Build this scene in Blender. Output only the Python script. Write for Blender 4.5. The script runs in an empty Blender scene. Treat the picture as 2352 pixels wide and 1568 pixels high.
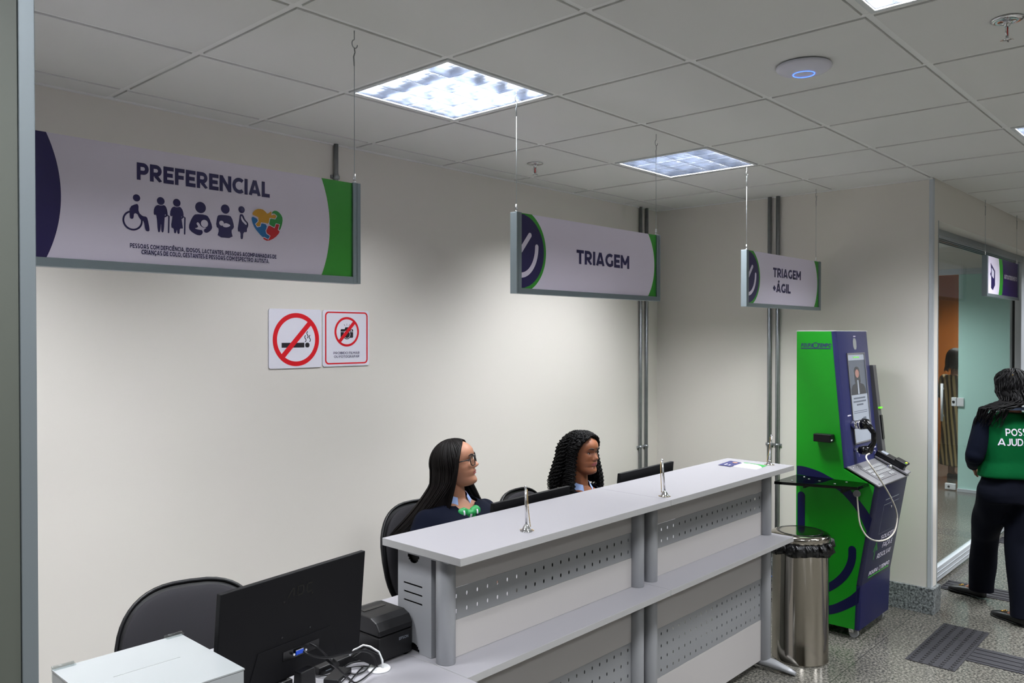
import bpy, bmesh, math, random
from mathutils import Vector, Matrix, noise
from math import sin, cos, pi, radians, sqrt, exp

SC = bpy.context.scene
COL = SC.collection
random.seed(7)

# ------------------------------------------------------------------ camera
H = 2.777                                   # ceiling height
CAM = Vector((-1.3734, -3.4065, 1.780))
YAW, PIT, ROL = radians(47.381), radians(-0.514), radians(0.0507)
FPX = 1866.7
_f = Vector((sin(YAW) * cos(PIT), cos(YAW) * cos(PIT), sin(PIT)))
_r0 = Vector((cos(YAW), -sin(YAW), 0))
_u0 = _r0.cross(_f)
_r = _r0 * cos(ROL) + _u0 * sin(ROL)
_u = -_r0 * sin(ROL) + _u0 * cos(ROL)
cd = bpy.data.cameras.new('camera')
cam = bpy.data.objects.new('camera', cd)
COL.objects.link(cam)
cd.sensor_fit = 'HORIZONTAL'
cd.sensor_width = 36.0
cd.lens = 36.0 * FPX / 2352.0
cd.clip_start = 0.05
cam.matrix_world = Matrix(((_r.x, _u.x, -_f.x, CAM.x), (_r.y, _u.y, -_f.y, CAM.y), (_r.z, _u.z, -_f.z, CAM.z), (0, 0, 0, 1)))
SC.camera = cam

# ------------------------------------------------------------------ world, exposure, lamps' strength
w = bpy.data.worlds.new('world')
SC.world = w
w.use_nodes = True
w.node_tree.nodes['Background'].inputs[0].default_value = (0.8, 0.9, 1.0, 1)
w.node_tree.nodes['Background'].inputs[1].default_value = 0.05
SC.view_settings.view_transform = 'Standard'
SC.view_settings.look = 'None'
SC.view_settings.gamma = 1.0
SC.view_settings.use_curve_mapping = False
SC.view_settings.exposure = 0.0
SC.cycles.use_denoising = True
SC.cycles.use_adaptive_sampling = True
SC.cycles.adaptive_threshold = 0.03
SC.cycles.max_bounces = 7
SC.cycles.diffuse_bounces = 4
SC.cycles.glossy_bounces = 4
SC.cycles.transparent_max_bounces = 12
SC.cycles.sample_clamp_indirect = 6.0
SC.cycles.caustics_reflective = False
SC.cycles.caustics_refractive = False
LAMP_W = 46.5
LAMP_COL = (0.955, 0.970, 1.0)


def ray(u, v):
    return _r * ((u - 1176.0) / FPX) - _u * ((v - 784.0) / FPX) + _f


def at(u, v, ax, val):
    """world point on the plane ax = val that lies at a picture position (used to read off positions on real planes)"""
    d = ray(u, v)
    i = 'xyz'.index(ax)
    return CAM + d * ((val - CAM[i]) / d[i])


def hit(u, v, p0, n):
    d = ray(u, v)
    return CAM + d * ((Vector(p0) - CAM).dot(n) / d.dot(n))


# ------------------------------------------------------------------ materials
def lin(c):
    return tuple(((x / 255.0) / 12.92 if x / 255.0 <= 0.04045 else ((x / 255.0 + 0.055) / 1.055) ** 2.4) for x in c)


def mat(name, rgb, rough=0.6, metal=0.0, spec=0.5, bump=None, var=None, coat=0.0, emit=None, es=1.0, sheen=0.0):
    m = bpy.data.materials.new(name)
    m.use_nodes = True
    nt = m.node_tree
    b = nt.nodes['Principled BSDF']
    c = lin(rgb)
    b.inputs['Base Color'].default_value = (*c, 1)
    b.inputs['Roughness'].default_value = rough
    b.inputs['Metallic'].default_value = metal
    b.inputs['Specular IOR Level'].default_value = spec
    b.inputs['Coat Weight'].default_value = coat
    b.inputs['Sheen Weight'].default_value = sheen
    if emit:
        b.inputs['Emission Color'].default_value = (*lin(emit), 1)
        b.inputs['Emission Strength'].default_value = es
    if bump or var:
        tc = nt.nodes.new('ShaderNodeTexCoord')
    if var:                                  # (scale, amount)
        n = nt.nodes.new('ShaderNodeTexNoise')
        n.inputs['Scale'].default_value = var[0]
        n.inputs['Detail'].default_value = 5
        nt.links.new(tc.outputs['Object'], n.inputs['Vector'])
        mx = nt.nodes.new('ShaderNodeMix')
        mx.data_type = 'RGBA'
        mx.inputs[6].default_value = (*[x * (1 - var[1]) for x in c], 1)
        mx.inputs[7].default_value = (*[min(1, x * (1 + var[1])) for x in c], 1)
        nt.links.new(n.outputs['Fac'], mx.inputs[0])
        nt.links.new(mx.outputs[2], b.inputs['Base Color'])
    if bump:                                 # (scale, strength, distance)
        n2 = nt.nodes.new('ShaderNodeTexNoise')
        n2.inputs['Scale'].default_value = bump[0]
        n2.inputs['Detail'].default_value = 4
        nt.links.new(tc.outputs['Object'], n2.inputs['Vector'])
        bp = nt.nodes.new('ShaderNodeBump')
        bp.inputs['Strength'].default_value = bump[1]
        bp.inputs['Distance'].default_value = bump[2]
        nt.links.new(n2.outputs['Fac'], bp.inputs['Height'])
        nt.links.new(bp.outputs['Normal'], b.inputs['Normal'])
    return m


M = {}
M['wall'] = mat('wall_paint', (224, 220, 213), 0.65, bump=(60, 0.05, 0.002), var=(0.8, 0.015))
M['ceil'] = mat('ceiling_tile', (224, 225, 223), 0.9, bump=(220, 0.12, 0.002), var=(3.0, 0.02))
M['tbar'] = mat('ceiling_grid', (234, 235, 234), 0.5)
M['wall_dim'] = mat('wall_paint_far', (206, 204, 199), 0.7)
M['post_panel'] = mat('post_panel', (74, 78, 71), 0.6)
M['alu'] = mat('aluminium', (168, 176, 180), 0.42, 0.55, bump=(300, 0.03, 0.001))
M['post_alu'] = mat('post_aluminium', (112, 120, 124), 0.45, 0.4)
M['alu_white'] = mat('white_aluminium', (196, 202, 208), 0.35, 0.1)
M['sign_frame'] = mat('sign_frame_metal', (140, 152, 158), 0.38, 0.6)
M['sign_white'] = mat('sign_face', (240, 232, 255), 0.35, var=(4, 0.015))
M['navy'] = mat('navy_print', (34, 24, 84), 0.35)
M['green_print'] = mat('green_print', (54, 158, 48), 0.35)
M['white_print'] = mat('white_print', (222, 218, 236), 0.35)
M['yellow'] = mat('ochre_print', (214, 158, 50), 0.35)
M['blue'] = mat('blue_print', (24, 110, 178), 0.35)
M['red'] = mat('red_print', (205, 34, 44), 0.35)
M['pgreen'] = mat('leaf_green_print', (46, 148, 66), 0.35)
M['plate'] = mat('plastic_plate', (232, 232, 244), 0.3)
M['red2'] = mat('warning_red', (222, 20, 36), 0.35)
M['black_print'] = mat('black_print', (30, 26, 34), 0.4)
M['galv'] = mat('galvanised_steel', (150, 154, 156), 0.38, 0.75, var=(25, 0.18))
M['laminate'] = mat('grey_laminate', (141, 140, 145), 0.45, bump=(500, 0.04, 0.0006), var=(6, 0.012))
M['edge'] = mat('laminate_edge', (158, 158, 158), 0.5)
M['panel'] = mat('grey_panel', (172, 169, 168), 0.55, bump=(500, 0.04, 0.0006))
M['steel_paint'] = mat('grey_painted_steel', (150, 152, 156), 0.4, 0.25, bump=(400, 0.04, 0.0005))
M['perf'] = mat('perforated_steel', (146, 148, 151), 0.42, 0.3, bump=(400, 0.04, 0.0005))
M['black_plastic'] = mat('black_plastic', (13, 13, 15), 0.42, spec=0.35, bump=(600, 0.08, 0.0005))
M['black_matte'] = mat('matt_black_plastic', (9, 9, 12), 0.6, spec=0.2, bump=(900, 0.1, 0.0004))
M['black_gloss'] = mat('glossy_black', (10, 10, 12), 0.12)
M['logo_black'] = mat('glossy_black_logo', (6, 6, 7), 0.25)
M['grey_print'] = mat('grey_print', (120, 126, 136), 0.5)
M['chrome'] = mat('chrome', (225, 225, 228), 0.12, 1.0)
M['brass'] = mat('brass_chain', (190, 165, 120), 0.3, 1.0)
M['gold'] = mat('gold', (214, 170, 80), 0.25, 1.0)
M['steel'] = mat('polished_steel', (176, 170, 160), 0.09, 1.0)
M['bag'] = mat('black_bin_bag', (16, 16, 18), 0.28, bump=(40, 0.7, 0.012))
M['fabric'] = mat('chair_fabric', (32, 31, 35), 0.85, bump=(700, 0.3, 0.001), spec=0.3)
M['shell'] = mat('chair_shell', (26, 26, 28), 0.5)
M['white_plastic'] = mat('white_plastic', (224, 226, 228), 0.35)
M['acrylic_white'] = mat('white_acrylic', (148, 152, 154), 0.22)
M['kgreen'] = mat('kiosk_green', (16, 150, 24), 0.38)
M['knavy'] = mat('kiosk_navy', (10, 15, 68), 0.36)
M['kfront'] = mat('kiosk_front_navy', (46, 50, 98), 0.34)
M['kgrey'] = mat('kiosk_grey', (138, 138, 142), 0.38, 0.35)
M['screen_w'] = mat('screen_white', (150, 158, 172), 0.2, emit=(170, 178, 190), es=0.22)
M['screen_g'] = mat('screen_grey', (80, 88, 100), 0.2, emit=(86, 92, 106), es=0.3)
M['screen_d'] = mat('screen_dark', (38, 40, 48), 0.2, emit=(40, 42, 50), es=0.3)
M['screen_s'] = mat('screen_face', (150, 110, 100), 0.2, emit=(150, 110, 104), es=0.3)
M['led_blue'] = mat('blue_led', (60, 90, 255), 0.3, emit=(50, 90, 255), es=6)
M['led_green'] = mat('green_led', (90, 200, 30), 0.3, emit=(110, 220, 30), es=0.8)
M['led_yellow'] = mat('yellow_key', (240, 220, 40), 0.3, emit=(250, 220, 40), es=0.6)
M['ap'] = mat('access_point_white', (222, 222, 236), 0.4)
M['glassbulb'] = mat('red_bulb', (190, 20, 20), 0.2)
M['wood'] = mat('orange_wood', (196, 110, 44), 0.45, var=(2.5, 0.2))
M['wood2'] = mat('light_orange_wood', (214, 146, 92), 0.45, var=(2.5, 0.1))
M['rubber'] = mat('tactile_rubber', (36, 36, 41), 0.75, bump=(200, 0.15, 0.001))
M['dot'] = mat('tactile_dot', (20, 20, 24), 0.7)
M['caster'] = mat('caster_grey', (160, 162, 165), 0.4)
M['skin1'] = mat('skin_light', (178, 126, 100), 0.5, var=(30, 0.04))
M['skin2'] = mat('skin_brown', (142, 88, 60), 0.45, var=(30, 0.05))
M['lips1'] = mat('lips_rose', (168, 92, 88), 0.4)
M['lips2'] = mat('lips_mauve', (160, 78, 84), 0.4)
M['eye_white'] = mat('eye_white', (215, 208, 204), 0.25)
M['iris'] = mat('iris_dark', (30, 18, 14), 0.15)
M['brow'] = mat('eyebrow', (36, 24, 20), 0.8)
M['hair1'] = mat('hair_dark_brown', (12, 8, 7), 0.5, spec=0.18, var=(30, 0.3))
M['hair2'] = mat('hair_black', (6, 5, 6), 0.5, spec=0.16, var=(30, 0.3))
M['hair3'] = mat('hair_brown', (44, 28, 20), 0.5, var=(30, 0.3))
M['sweater'] = mat('navy_knit', (4, 9, 26), 0.9, bump=(260, 0.25, 0.001), spec=0.15)
M['trousers'] = mat('navy_trousers', (3, 6, 20), 0.85, bump=(120, 0.15, 0.002), spec=0.15)
M['vest'] = mat('green_vest', (0, 80, 40), 0.8, spec=0.1, bump=(14, 0.25, 0.01), var=(6, 0.1))
M['shirt'] = mat('light_blue_shirt', (158, 182, 232), 0.7, bump=(300, 0.15, 0.0006))
M['scarf'] = mat('green_scarf', (10, 130, 62), 0.55, bump=(50, 0.3, 0.003))
M['shoe'] = mat('black_shoe', (8, 8, 9), 0.4)
M['lamp_metal'] = mat('lamp_reflector', (176, 181, 190), 0.12, 1.0)
M['lamp_trim'] = mat('lamp_trim', (216, 220, 222), 0.4)
M['lamp_tube'] = mat('lamp_tube', (240, 244, 250), 0.3, emit=(240, 246, 255), es=3)
M['lamp_white'] = mat('lamp_housing', (150, 155, 165), 0.5)
M['cable_white'] = mat('white_cable', (205, 200, 190), 0.4)
M['cable_blue'] = mat('blue_cable', (20, 100, 190), 0.4)


def node_mat(name):
    m = bpy.data.materials.new(name)
    m.use_nodes = True
    return m, m.node_tree, m.node_tree.nodes, m.node_tree.links


def granite(name, c0, c1, c2, scale, rough, seams):
    m, nt, N, L = node_mat(name)
    b = N['Principled BSDF']
    b.inputs['Roughness'].default_value = rough
    tc = N.new('ShaderNodeTexCoord')
    n = N.new('ShaderNodeTexNoise'); n.inputs['Scale'].default_value = scale; n.inputs['Detail'].default_value = 6; n.inputs['Roughness'].default_value = 0.7
    L.new(tc.outputs['Object'], n.inputs['Vector'])
    r = N.new('ShaderNodeValToRGB')
    e = r.color_ramp.elements
    e[0].position = 0.36; e[0].color = (*lin(c0), 1)
    e[1].position = 0.62; e[1].color = (*lin(c2), 1)
    k = e.new(0.48); k.color = (*lin(c1), 1)
    L.new(n.outputs['Fac'], r.inputs[0])
    n3 = N.new('ShaderNodeTexNoise'); n3.inputs['Scale'].default_value = 1.4; n3.inputs['Detail'].default_value = 3
    L.new(tc.outputs['Object'], n3.inputs['Vector'])
    mr = N.new('ShaderNodeMapRange'); mr.inputs[3].default_value = 0.82; mr.inputs[4].default_value = 1.12
    L.new(n3.outputs['Fac'], mr.inputs[0])
    mul = N.new('ShaderNodeVectorMath'); mul.operation = 'SCALE'
    L.new(r.outputs[0], mul.inputs[0]); L.new(mr.outputs[0], mul.inputs['Scale'])
    out = mul.outputs[0]
    if seams:
        br = N.new('ShaderNodeTexBrick')
        br.offset = 0.0
        br.inputs['Scale'].default_value = 1.0
        br.inputs['Brick Width'].default_value = seams
        br.inputs['Row Height'].default_value = seams
        br.inputs['Mortar Size'].default_value = 0.0025
        br.inputs['Color1'].default_value = (1, 1, 1, 1); br.inputs['Color2'].default_value = (0.9, 0.9, 0.9, 1)
        br.inputs['Mortar'].default_value = (0.45, 0.45, 0.45, 1)
        L.new(tc.outputs['Object'], br.inputs['Vector'])
        m2 = N.new('ShaderNodeVectorMath'); m2.operation = 'MULTIPLY'
        L.new(out, m2.inputs[0]); L.new(br.outputs['Color'], m2.inputs[1])
        out = m2.outputs[0]
    L.new(out, b.inputs['Base Color'])
    return m


M['floor'] = granite('granite_floor', (44, 44, 42), (86, 85, 80), (132, 130, 122), 75, 0.2, 0.9)
M['granite'] = granite('granite_skirting', (34, 36, 38), (110, 116, 118), (176, 182, 184), 70, 0.3, 0)


def glass_mat(name, tint, f0):
    m, nt, N, L = node_mat(name)
    N.remove(N['Principled BSDF'])
    t = N.new('ShaderNodeBsdfTransparent'); t.inputs[0].default_value = (*tint, 1)
    g = N.new('ShaderNodeBsdfGlossy'); g.inputs['Roughness'].default_value = 0.02
    lw = N.new('ShaderNodeLayerWeight'); lw.inputs[0].default_value = 0.5
    pw = N.new('ShaderNodeMath'); pw.operation = 'POWER'; pw.inputs[1].default_value = 5
    ma = N.new('ShaderNodeMath'); ma.operation = 'MULTIPLY_ADD'; ma.inputs[1].default_value = (1 - f0) * 0.6; ma.inputs[2].default_value = f0
    L.new(lw.outputs['Facing'], pw.inputs[0]); L.new(pw.outputs[0], ma.inputs[0])
    mx = N.new('ShaderNodeMixShader')
    L.new(ma.outputs[0], mx.inputs[0]); L.new(t.outputs[0], mx.inputs[1]); L.new(g.outputs[0], mx.inputs[2])
    L.new(mx.outputs[0], N['Material Output'].inputs['Surface'])
    return m


M['glass'] = glass_mat('clear_glass', (0.93, 0.96, 0.95), 0.03)
M['acrylic'] = glass_mat('clear_acrylic', (0.9, 0.92, 0.92), 0.06)
M['lens'] = glass_mat('spectacle_lens', (0.95, 0.96, 0.94), 0.05)
M['smoked'] = glass_mat('smoked_acrylic', (0.30, 0.34, 0.32), 0.05)
M['frost'] = mat('frosted_green_glass', (190, 230, 220), 0.35)


def stripe_mat():
    m, nt, N, L = node_mat('striped_dress')
    b = N['Principled BSDF']; b.inputs['Roughness'].default_value = 0.8
    tc = N.new('ShaderNodeTexCoord')
    wv = N.new('ShaderNodeTexWave'); wv.bands_direction = 'DIAGONAL'; wv.inputs['Scale'].default_value = 9; wv.inputs['Distortion'].default_value = 3; wv.inputs['Detail'].default_value = 1
    mp = N.new('ShaderNodeMapping'); mp.inputs['Scale'].default_value = (1, 1, 0.12)
    L.new(tc.outputs['Object'], mp.inputs[0]); L.new(mp.outputs[0], wv.inputs['Vector'])
    r = N.new('ShaderNodeValToRGB'); e = r.color_ramp.elements
    e[0].position = 0.4; e[0].color = (*lin((60, 46, 30)), 1); e[1].position = 0.62; e[1].color = (*lin((170, 140, 96)), 1)
    L.new(wv.outputs['Fac'], r.inputs[0]); L.new(r.outputs[0], b.inputs['Base Color'])
    return m


M['dress'] = stripe_mat()


# ------------------------------------------------------------------ mesh collector
class G:
    def __init__(s):
        s.v = []; s.f = []; s.m = []; s.sm = []

    def add(s, vs, fs, mi=0, smooth=False):
        o = len(s.v)
        s.v += [tuple(p) for p in vs]
        for f in fs:
            s.f.append([i + o for i in f]); s.m.append(mi); s.sm.append(smooth)
        return s

    def box(s, a, b, mi=0):
        x0, y0, z0 = a; x1, y1, z1 = b
        return s.add([(x0, y0, z0), (x1, y0, z0), (x1, y1, z0), (x0, y1, z0), (x0, y0, z1), (x1, y0, z1), (x1, y1, z1), (x0, y1, z1)],
                     [(0, 3, 2, 1), (4, 5, 6, 7), (0, 1, 5, 4), (1, 2, 6, 5), (2, 3, 7, 6), (3, 0, 4, 7)], mi)

    def obox(s, c, ax, ay, az, mi=0):        # oriented box: centre and three half vectors
        c = Vector(c); ax = Vector(ax); ay = Vector(ay); az = Vector(az)
        P = [c + ax * i + ay * j + az * k for k in (-1, 1) for i, j in ((-1, -1), (1, -1), (1, 1), (-1, 1))]
        return s.add(P, [(0, 3, 2, 1), (4, 5, 6, 7), (0, 1, 5, 4), (1, 2, 6, 5), (2, 3, 7, 6), (3, 0, 4, 7)], mi)

    def tube(s, pts, r, n=8, mi=0, cap=True, sx=1.0):
        pts = [Vector(p) for p in pts]
        if not isinstance(r, (list, tuple)):
            r = [r] * len(pts)
        vs = []; fs = []
        t0 = (pts[1] - pts[0]).normalized()
        ref = Vector((0, 0, 1)) if abs(t0.z) < 0.9 else Vector((1, 0, 0))
        a = t0.cross(ref).normalized()
        for i, p in enumerate(pts):
            if i == 0: t = pts[1] - pts[0]
            elif i == len(pts) - 1: t = pts[-1] - pts[-2]
            else: t = pts[i + 1] - pts[i - 1]
            if t.length < 1e-9: t = t0
            t.normalize()
            a = (a - t * a.dot(t))
            if a.length < 1e-6: a = t.orthogonal()
            a.normalize()
            b = t.cross(a)
            for k in range(n):
                th = 2 * pi * k / n
                vs.append(p + a * (cos(th) * r[i] * sx) + b * (sin(th) * r[i]))
        for i in range(len(pts) - 1):
            for k in range(n):
                k2 = (k + 1) % n
                fs.append((i * n + k, i * n + k2, (i + 1) * n + k2, (i + 1) * n + k))
        s.add(vs, fs, mi, True)
        if cap:
            o = len(s.v) - len(vs)
            s.f.append([o + k for k in range(n)][::-1]); s.m.append(mi); s.sm.append(False)
            s.f.append([o + (len(pts) - 1) * n + k for k in range(n)]); s.m.append(mi); s.sm.append(False)
        return s

    def lathe(s, prof, c=(0, 0, 0), n=24, mi=0, smooth=True, rot=None, sx=1, sy=1):
        vs = []; fs = []
        for (r, z) in prof:
            for k in range(n):
                th = 2 * pi * k / n
                p = Vector((r * cos(th) * sx, r * sin(th) * sy, z))
                if rot: p = rot @ p
                vs.append(p + Vector(c))
        for i in range(len(prof) - 1):
            for k in range(n):
                k2 = (k + 1) % n
                fs.append((i * n + k, i * n + k2, (i + 1) * n + k2, (i + 1) * n + k))
        s.add(vs, fs, mi, smooth)
        o = len(s.v) - len(vs)
        if prof[0][0] > 1e-5:
            s.f.append([o + k for k in range(n)][::-1]); s.m.append(mi); s.sm.append(False)
        if prof[-1][0] > 1e-5:
            s.f.append([o + (len(prof) - 1) * n + k for k in range(n)]); s.m.append(mi); s.sm.append(False)
        return s

    def ball(s, c, r, n=16, m=10, mi=0, rot=None):
        if not isinstance(r, (list, tuple)): r = (r, r, r)
        vs = []; fs = []
        for i in range(m + 1):
            ph = pi * i / m
            for k in range(n):
                th = 2 * pi * k / n
                p = Vector((r[0] * sin(ph) * cos(th), r[1] * sin(ph) * sin(th), -r[2] * cos(ph)))
                if rot: p = rot @ p
                vs.append(p + Vector(c))
        for i in range(m):
            for k in range(n):
                k2 = (k + 1) % n
                fs.append((i * n + k, i * n + k2, (i + 1) * n + k2, (i + 1) * n + k))
        return s.add(vs, fs, mi, True)

    def prism(s, poly, fn, a, b, mi=0, smooth=False):   # poly in 2D, fn(p, t) -> 3D
        n = len(poly)
        vs = [fn(p, a) for p in poly] + [fn(p, b) for p in poly]
        fs = [list(range(n))[::-1], [n + i for i in range(n)]] + [(i, (i + 1) % n, n + (i + 1) % n, n + i) for i in range(n)]
        return s.add(vs, fs, mi, smooth)

    def build(s, name, mats, parent=None, bevel=0, seg=2, loc=None, xf=None, smooth=None):
        me = bpy.data.meshes.new(name)
        vs = s.v if xf is None else [tuple(xf @ Vector(p)) for p in s.v]
        me.from_pydata(vs, [], s.f)
        if not isinstance(mats, (list, tuple)): mats = [mats]
        for m_ in mats: me.materials.append(M[m_] if isinstance(m_, str) else m_)
        me.polygons.foreach_set('material_index', s.m)
        me.polygons.foreach_set('use_smooth', s.sm if smooth is None else [smooth] * len(s.f))
        me.validate(); me.update()
        o = bpy.data.objects.new(name, me)
        COL.objects.link(o)
        if parent is not None: o.parent = parent
        if loc: o.location = loc
        if bevel:
            bv = o.modifiers.new('bevel', 'BEVEL'); bv.width = bevel; bv.segments = seg; bv.limit_method = 'ANGLE'; bv.angle_limit = radians(40)
            bv.harden_normals = False
        return o


def thing(name, label, cat, loc=(0, 0, 0), rz=0, group=None):
    o = bpy.data.objects.new(name, None)
    o.empty_display_size = 0.1
    COL.objects.link(o)
    o.location = loc; o.rotation_euler = (0, 0, rz)
    o['label'] = label; o['category'] = cat
    if group: o['group'] = group
    return o


def tag(o, label, cat, group=None, kind=None):
    o['label'] = label; o['category'] = cat
    if group: o['group'] = group
    if kind: o['kind'] = kind
    return o


def struct(o, label=None):
    o['kind'] = 'structure'
    if label: o['label'] = label
    return o


def copy_tree(o, parent=None):
    c = o.copy(); COL.objects.link(c)
    if parent is not None: c.parent = parent
    for ch in list(o.children):
        copy_tree(ch, c)
    return c


# ------------------------------------------------------------------ flat printing

# ------------------------------------------------------------------ lettering: a plain bold geometric alphabet drawn in strokes
def _ell(cx, cy, rx, ry, a0, a1, n=12):
    return [(cx + rx * cos(radians(a0 + (a1 - a0) * k / n)), cy + ry * sin(radians(a0 + (a1 - a0) * k / n))) for k in range(n + 1)]


def glyph(c, w):
    e = w / 2; L = []
    if c in 'ÁÊÇ':
        W, L = glyph({'Á': 'A', 'Ê': 'E', 'Ç': 'C'}[c], w)
        L = list(L); m = W / 2
        if c == 'Á': L.append([(m - .02, 1.10), (m + .14, 1.30)])
        if c == 'Ê': L += [[(m - .18, 1.10), (m + .01, 1.27)], [(m - .01, 1.27), (m + .18, 1.10)]]
        if c == 'Ç': L.append([(m + .02, 0), (m + .06, -.12), (m - .10, -.20)])
        return W, L
    if c == 'A': W = .92; L = [[(e * 1.05, 0), (W / 2 - e * .15, 1)], [(W - e * 1.05, 0), (W / 2 + e * .15, 1)], [(.20, .26), (W - .20, .26)]]
    elif c == 'B': W = .76; L = [[(e, 0), (e, 1)], [(e, 1 - e), (.40, 1 - e)] + _ell(.40, .755, .22, .245 - e, 90, -90) + [(e, .51)], [(e, .51), (.42, .51)] + _ell(.42, (.51 + e) / 2, .34 - e, (.51 - e) / 2, 90, -90) + [(e, e)]]
    elif c == 'C': W = .82; L = [_ell(.5, .5, .5 - e, .5 - e, 48, 312, 22)]
    elif c == 'D': W = .84; L = [[(e, 0), (e, 1)], [(e, 1 - e), (.40, 1 - e)] + _ell(.40, .5, .44 - e, .5 - e, 90, -90, 18) + [(e, e)]]
    elif c == 'E': W = .66; L = [[(e, 0), (e, 1)], [(e, 1 - e), (W, 1 - e)], [(e, .5), (W - .06, .5)], [(e, e), (W, e)]]
    elif c == 'F': W = .64; L = [[(e, 0), (e, 1)], [(e, 1 - e), (W, 1 - e)], [(e, .47), (W - .06, .47)]]
    elif c == 'G': W = .88; L = [_ell(.5, .5, .5 - e, .5 - e, 50, 318, 22), [(.86 - e, .10), (.86 - e, .50)]]
    elif c == 'H': W = .80; L = [[(e, 0), (e, 1)], [(W - e, 0), (W - e, 1)], [(e, .5), (W - e, .5)]]
    elif c == 'I': W = w; L = [[(e, 0), (e, 1)]]
    elif c == 'J': W = .54; L = [[(W - e, 1), (W - e, .27)] + _ell(.27, .27, .27 - e, .27 - e, 0, -150, 10)]
    elif c == 'L': W = .62; L = [[(e, 0), (e, 1)], [(e, e), (W, e)]]
    elif c == 'M': W = .98; L = [[(e, 0), (e, 1)], [(W - e, 0), (W - e, 1)], [(e * .9, 1 - e * .5), (W / 2, .30)], [(W - e * .9, 1 - e * .5), (W / 2, .30)]]
    elif c == 'N': W = .84; L = [[(e, 0), (e, 1)], [(W - e, 0), (W - e, 1)], [(e, 1 - e * .5), (W - e, e * .5)]]
    elif c == 'O': W = 1.0; L = [_ell(.5, .5, .5 - e, .5 - e, 0, 360, 30)]
    elif c == 'P': W = .74; L = [[(e, 0), (e, 1)], [(e, 1 - e), (.40, 1 - e)] + _ell(.40, .66, .34 - e, .34 - e, 90, -90) + [(e, .32 + e)]]
    elif c == 'R': W = .78; L = [[(e, 0), (e, 1)], [(e, 1 - e), (.40, 1 - e)] + _ell(.40, .66, .34 - e, .34 - e, 90, -90) + [(e, .32 + e)], [(.36, .36), (W - e * .9, 0)]]
    elif c == 'S': W = .70; L = [_ell(.35, .745 - .0, .35 - e, .255 - e * .5, 40, 255, 12) + _ell(.35, .265, .35 - e, .265 - e, 80, -145, 14)]
    elif c == 'T': W = .74; L = [[(0, 1 - e), (W, 1 - e)], [(W / 2, 0), (W / 2, 1)]]
    elif c == 'U': W = .82; L = [[(e, 1), (e, .42)] + _ell(W / 2, .42, W / 2 - e, .42 - e, 180, 360, 14) + [(W - e, 1)]]
    elif c == 'V': W = .90; L = [[(e * 1.05, 1), (W / 2 - e * .15, 0)], [(W - e * 1.05, 1), (W / 2 + e * .15, 0)]]
    elif c == '+': W = .50; L = [[(0, .45), (.5, .45)], [(.25, .18), (.25, .72)]]
    elif c == '!': W = w; L = [[(e, .32), (e, 1)], [(e, 0), (e, w)]]
    elif c == '?': W = .58; L = [_ell(.29, .72, .29 - e, .28 - e, 160, -60, 10) + [(.30, .30)], [(.30, 0), (.30, w)]]
    elif c == '.': W = w; L = [[(e, 0), (e, w)]]
    elif c == ',': W = w; L = [[(e, w), (e * .6, -.12)]]
    else: W = .34
    return W, L


def text_strokes(s, w=.2, gap=.10):
    x = 0; out = []
    for c in s:
        W, L = glyph(c, w)
        for pl in L: out.append([(x + p[0], p[1]) for p in pl])
        x += W + (gap if c != ' ' else 0)
    return x - gap, out


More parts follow.
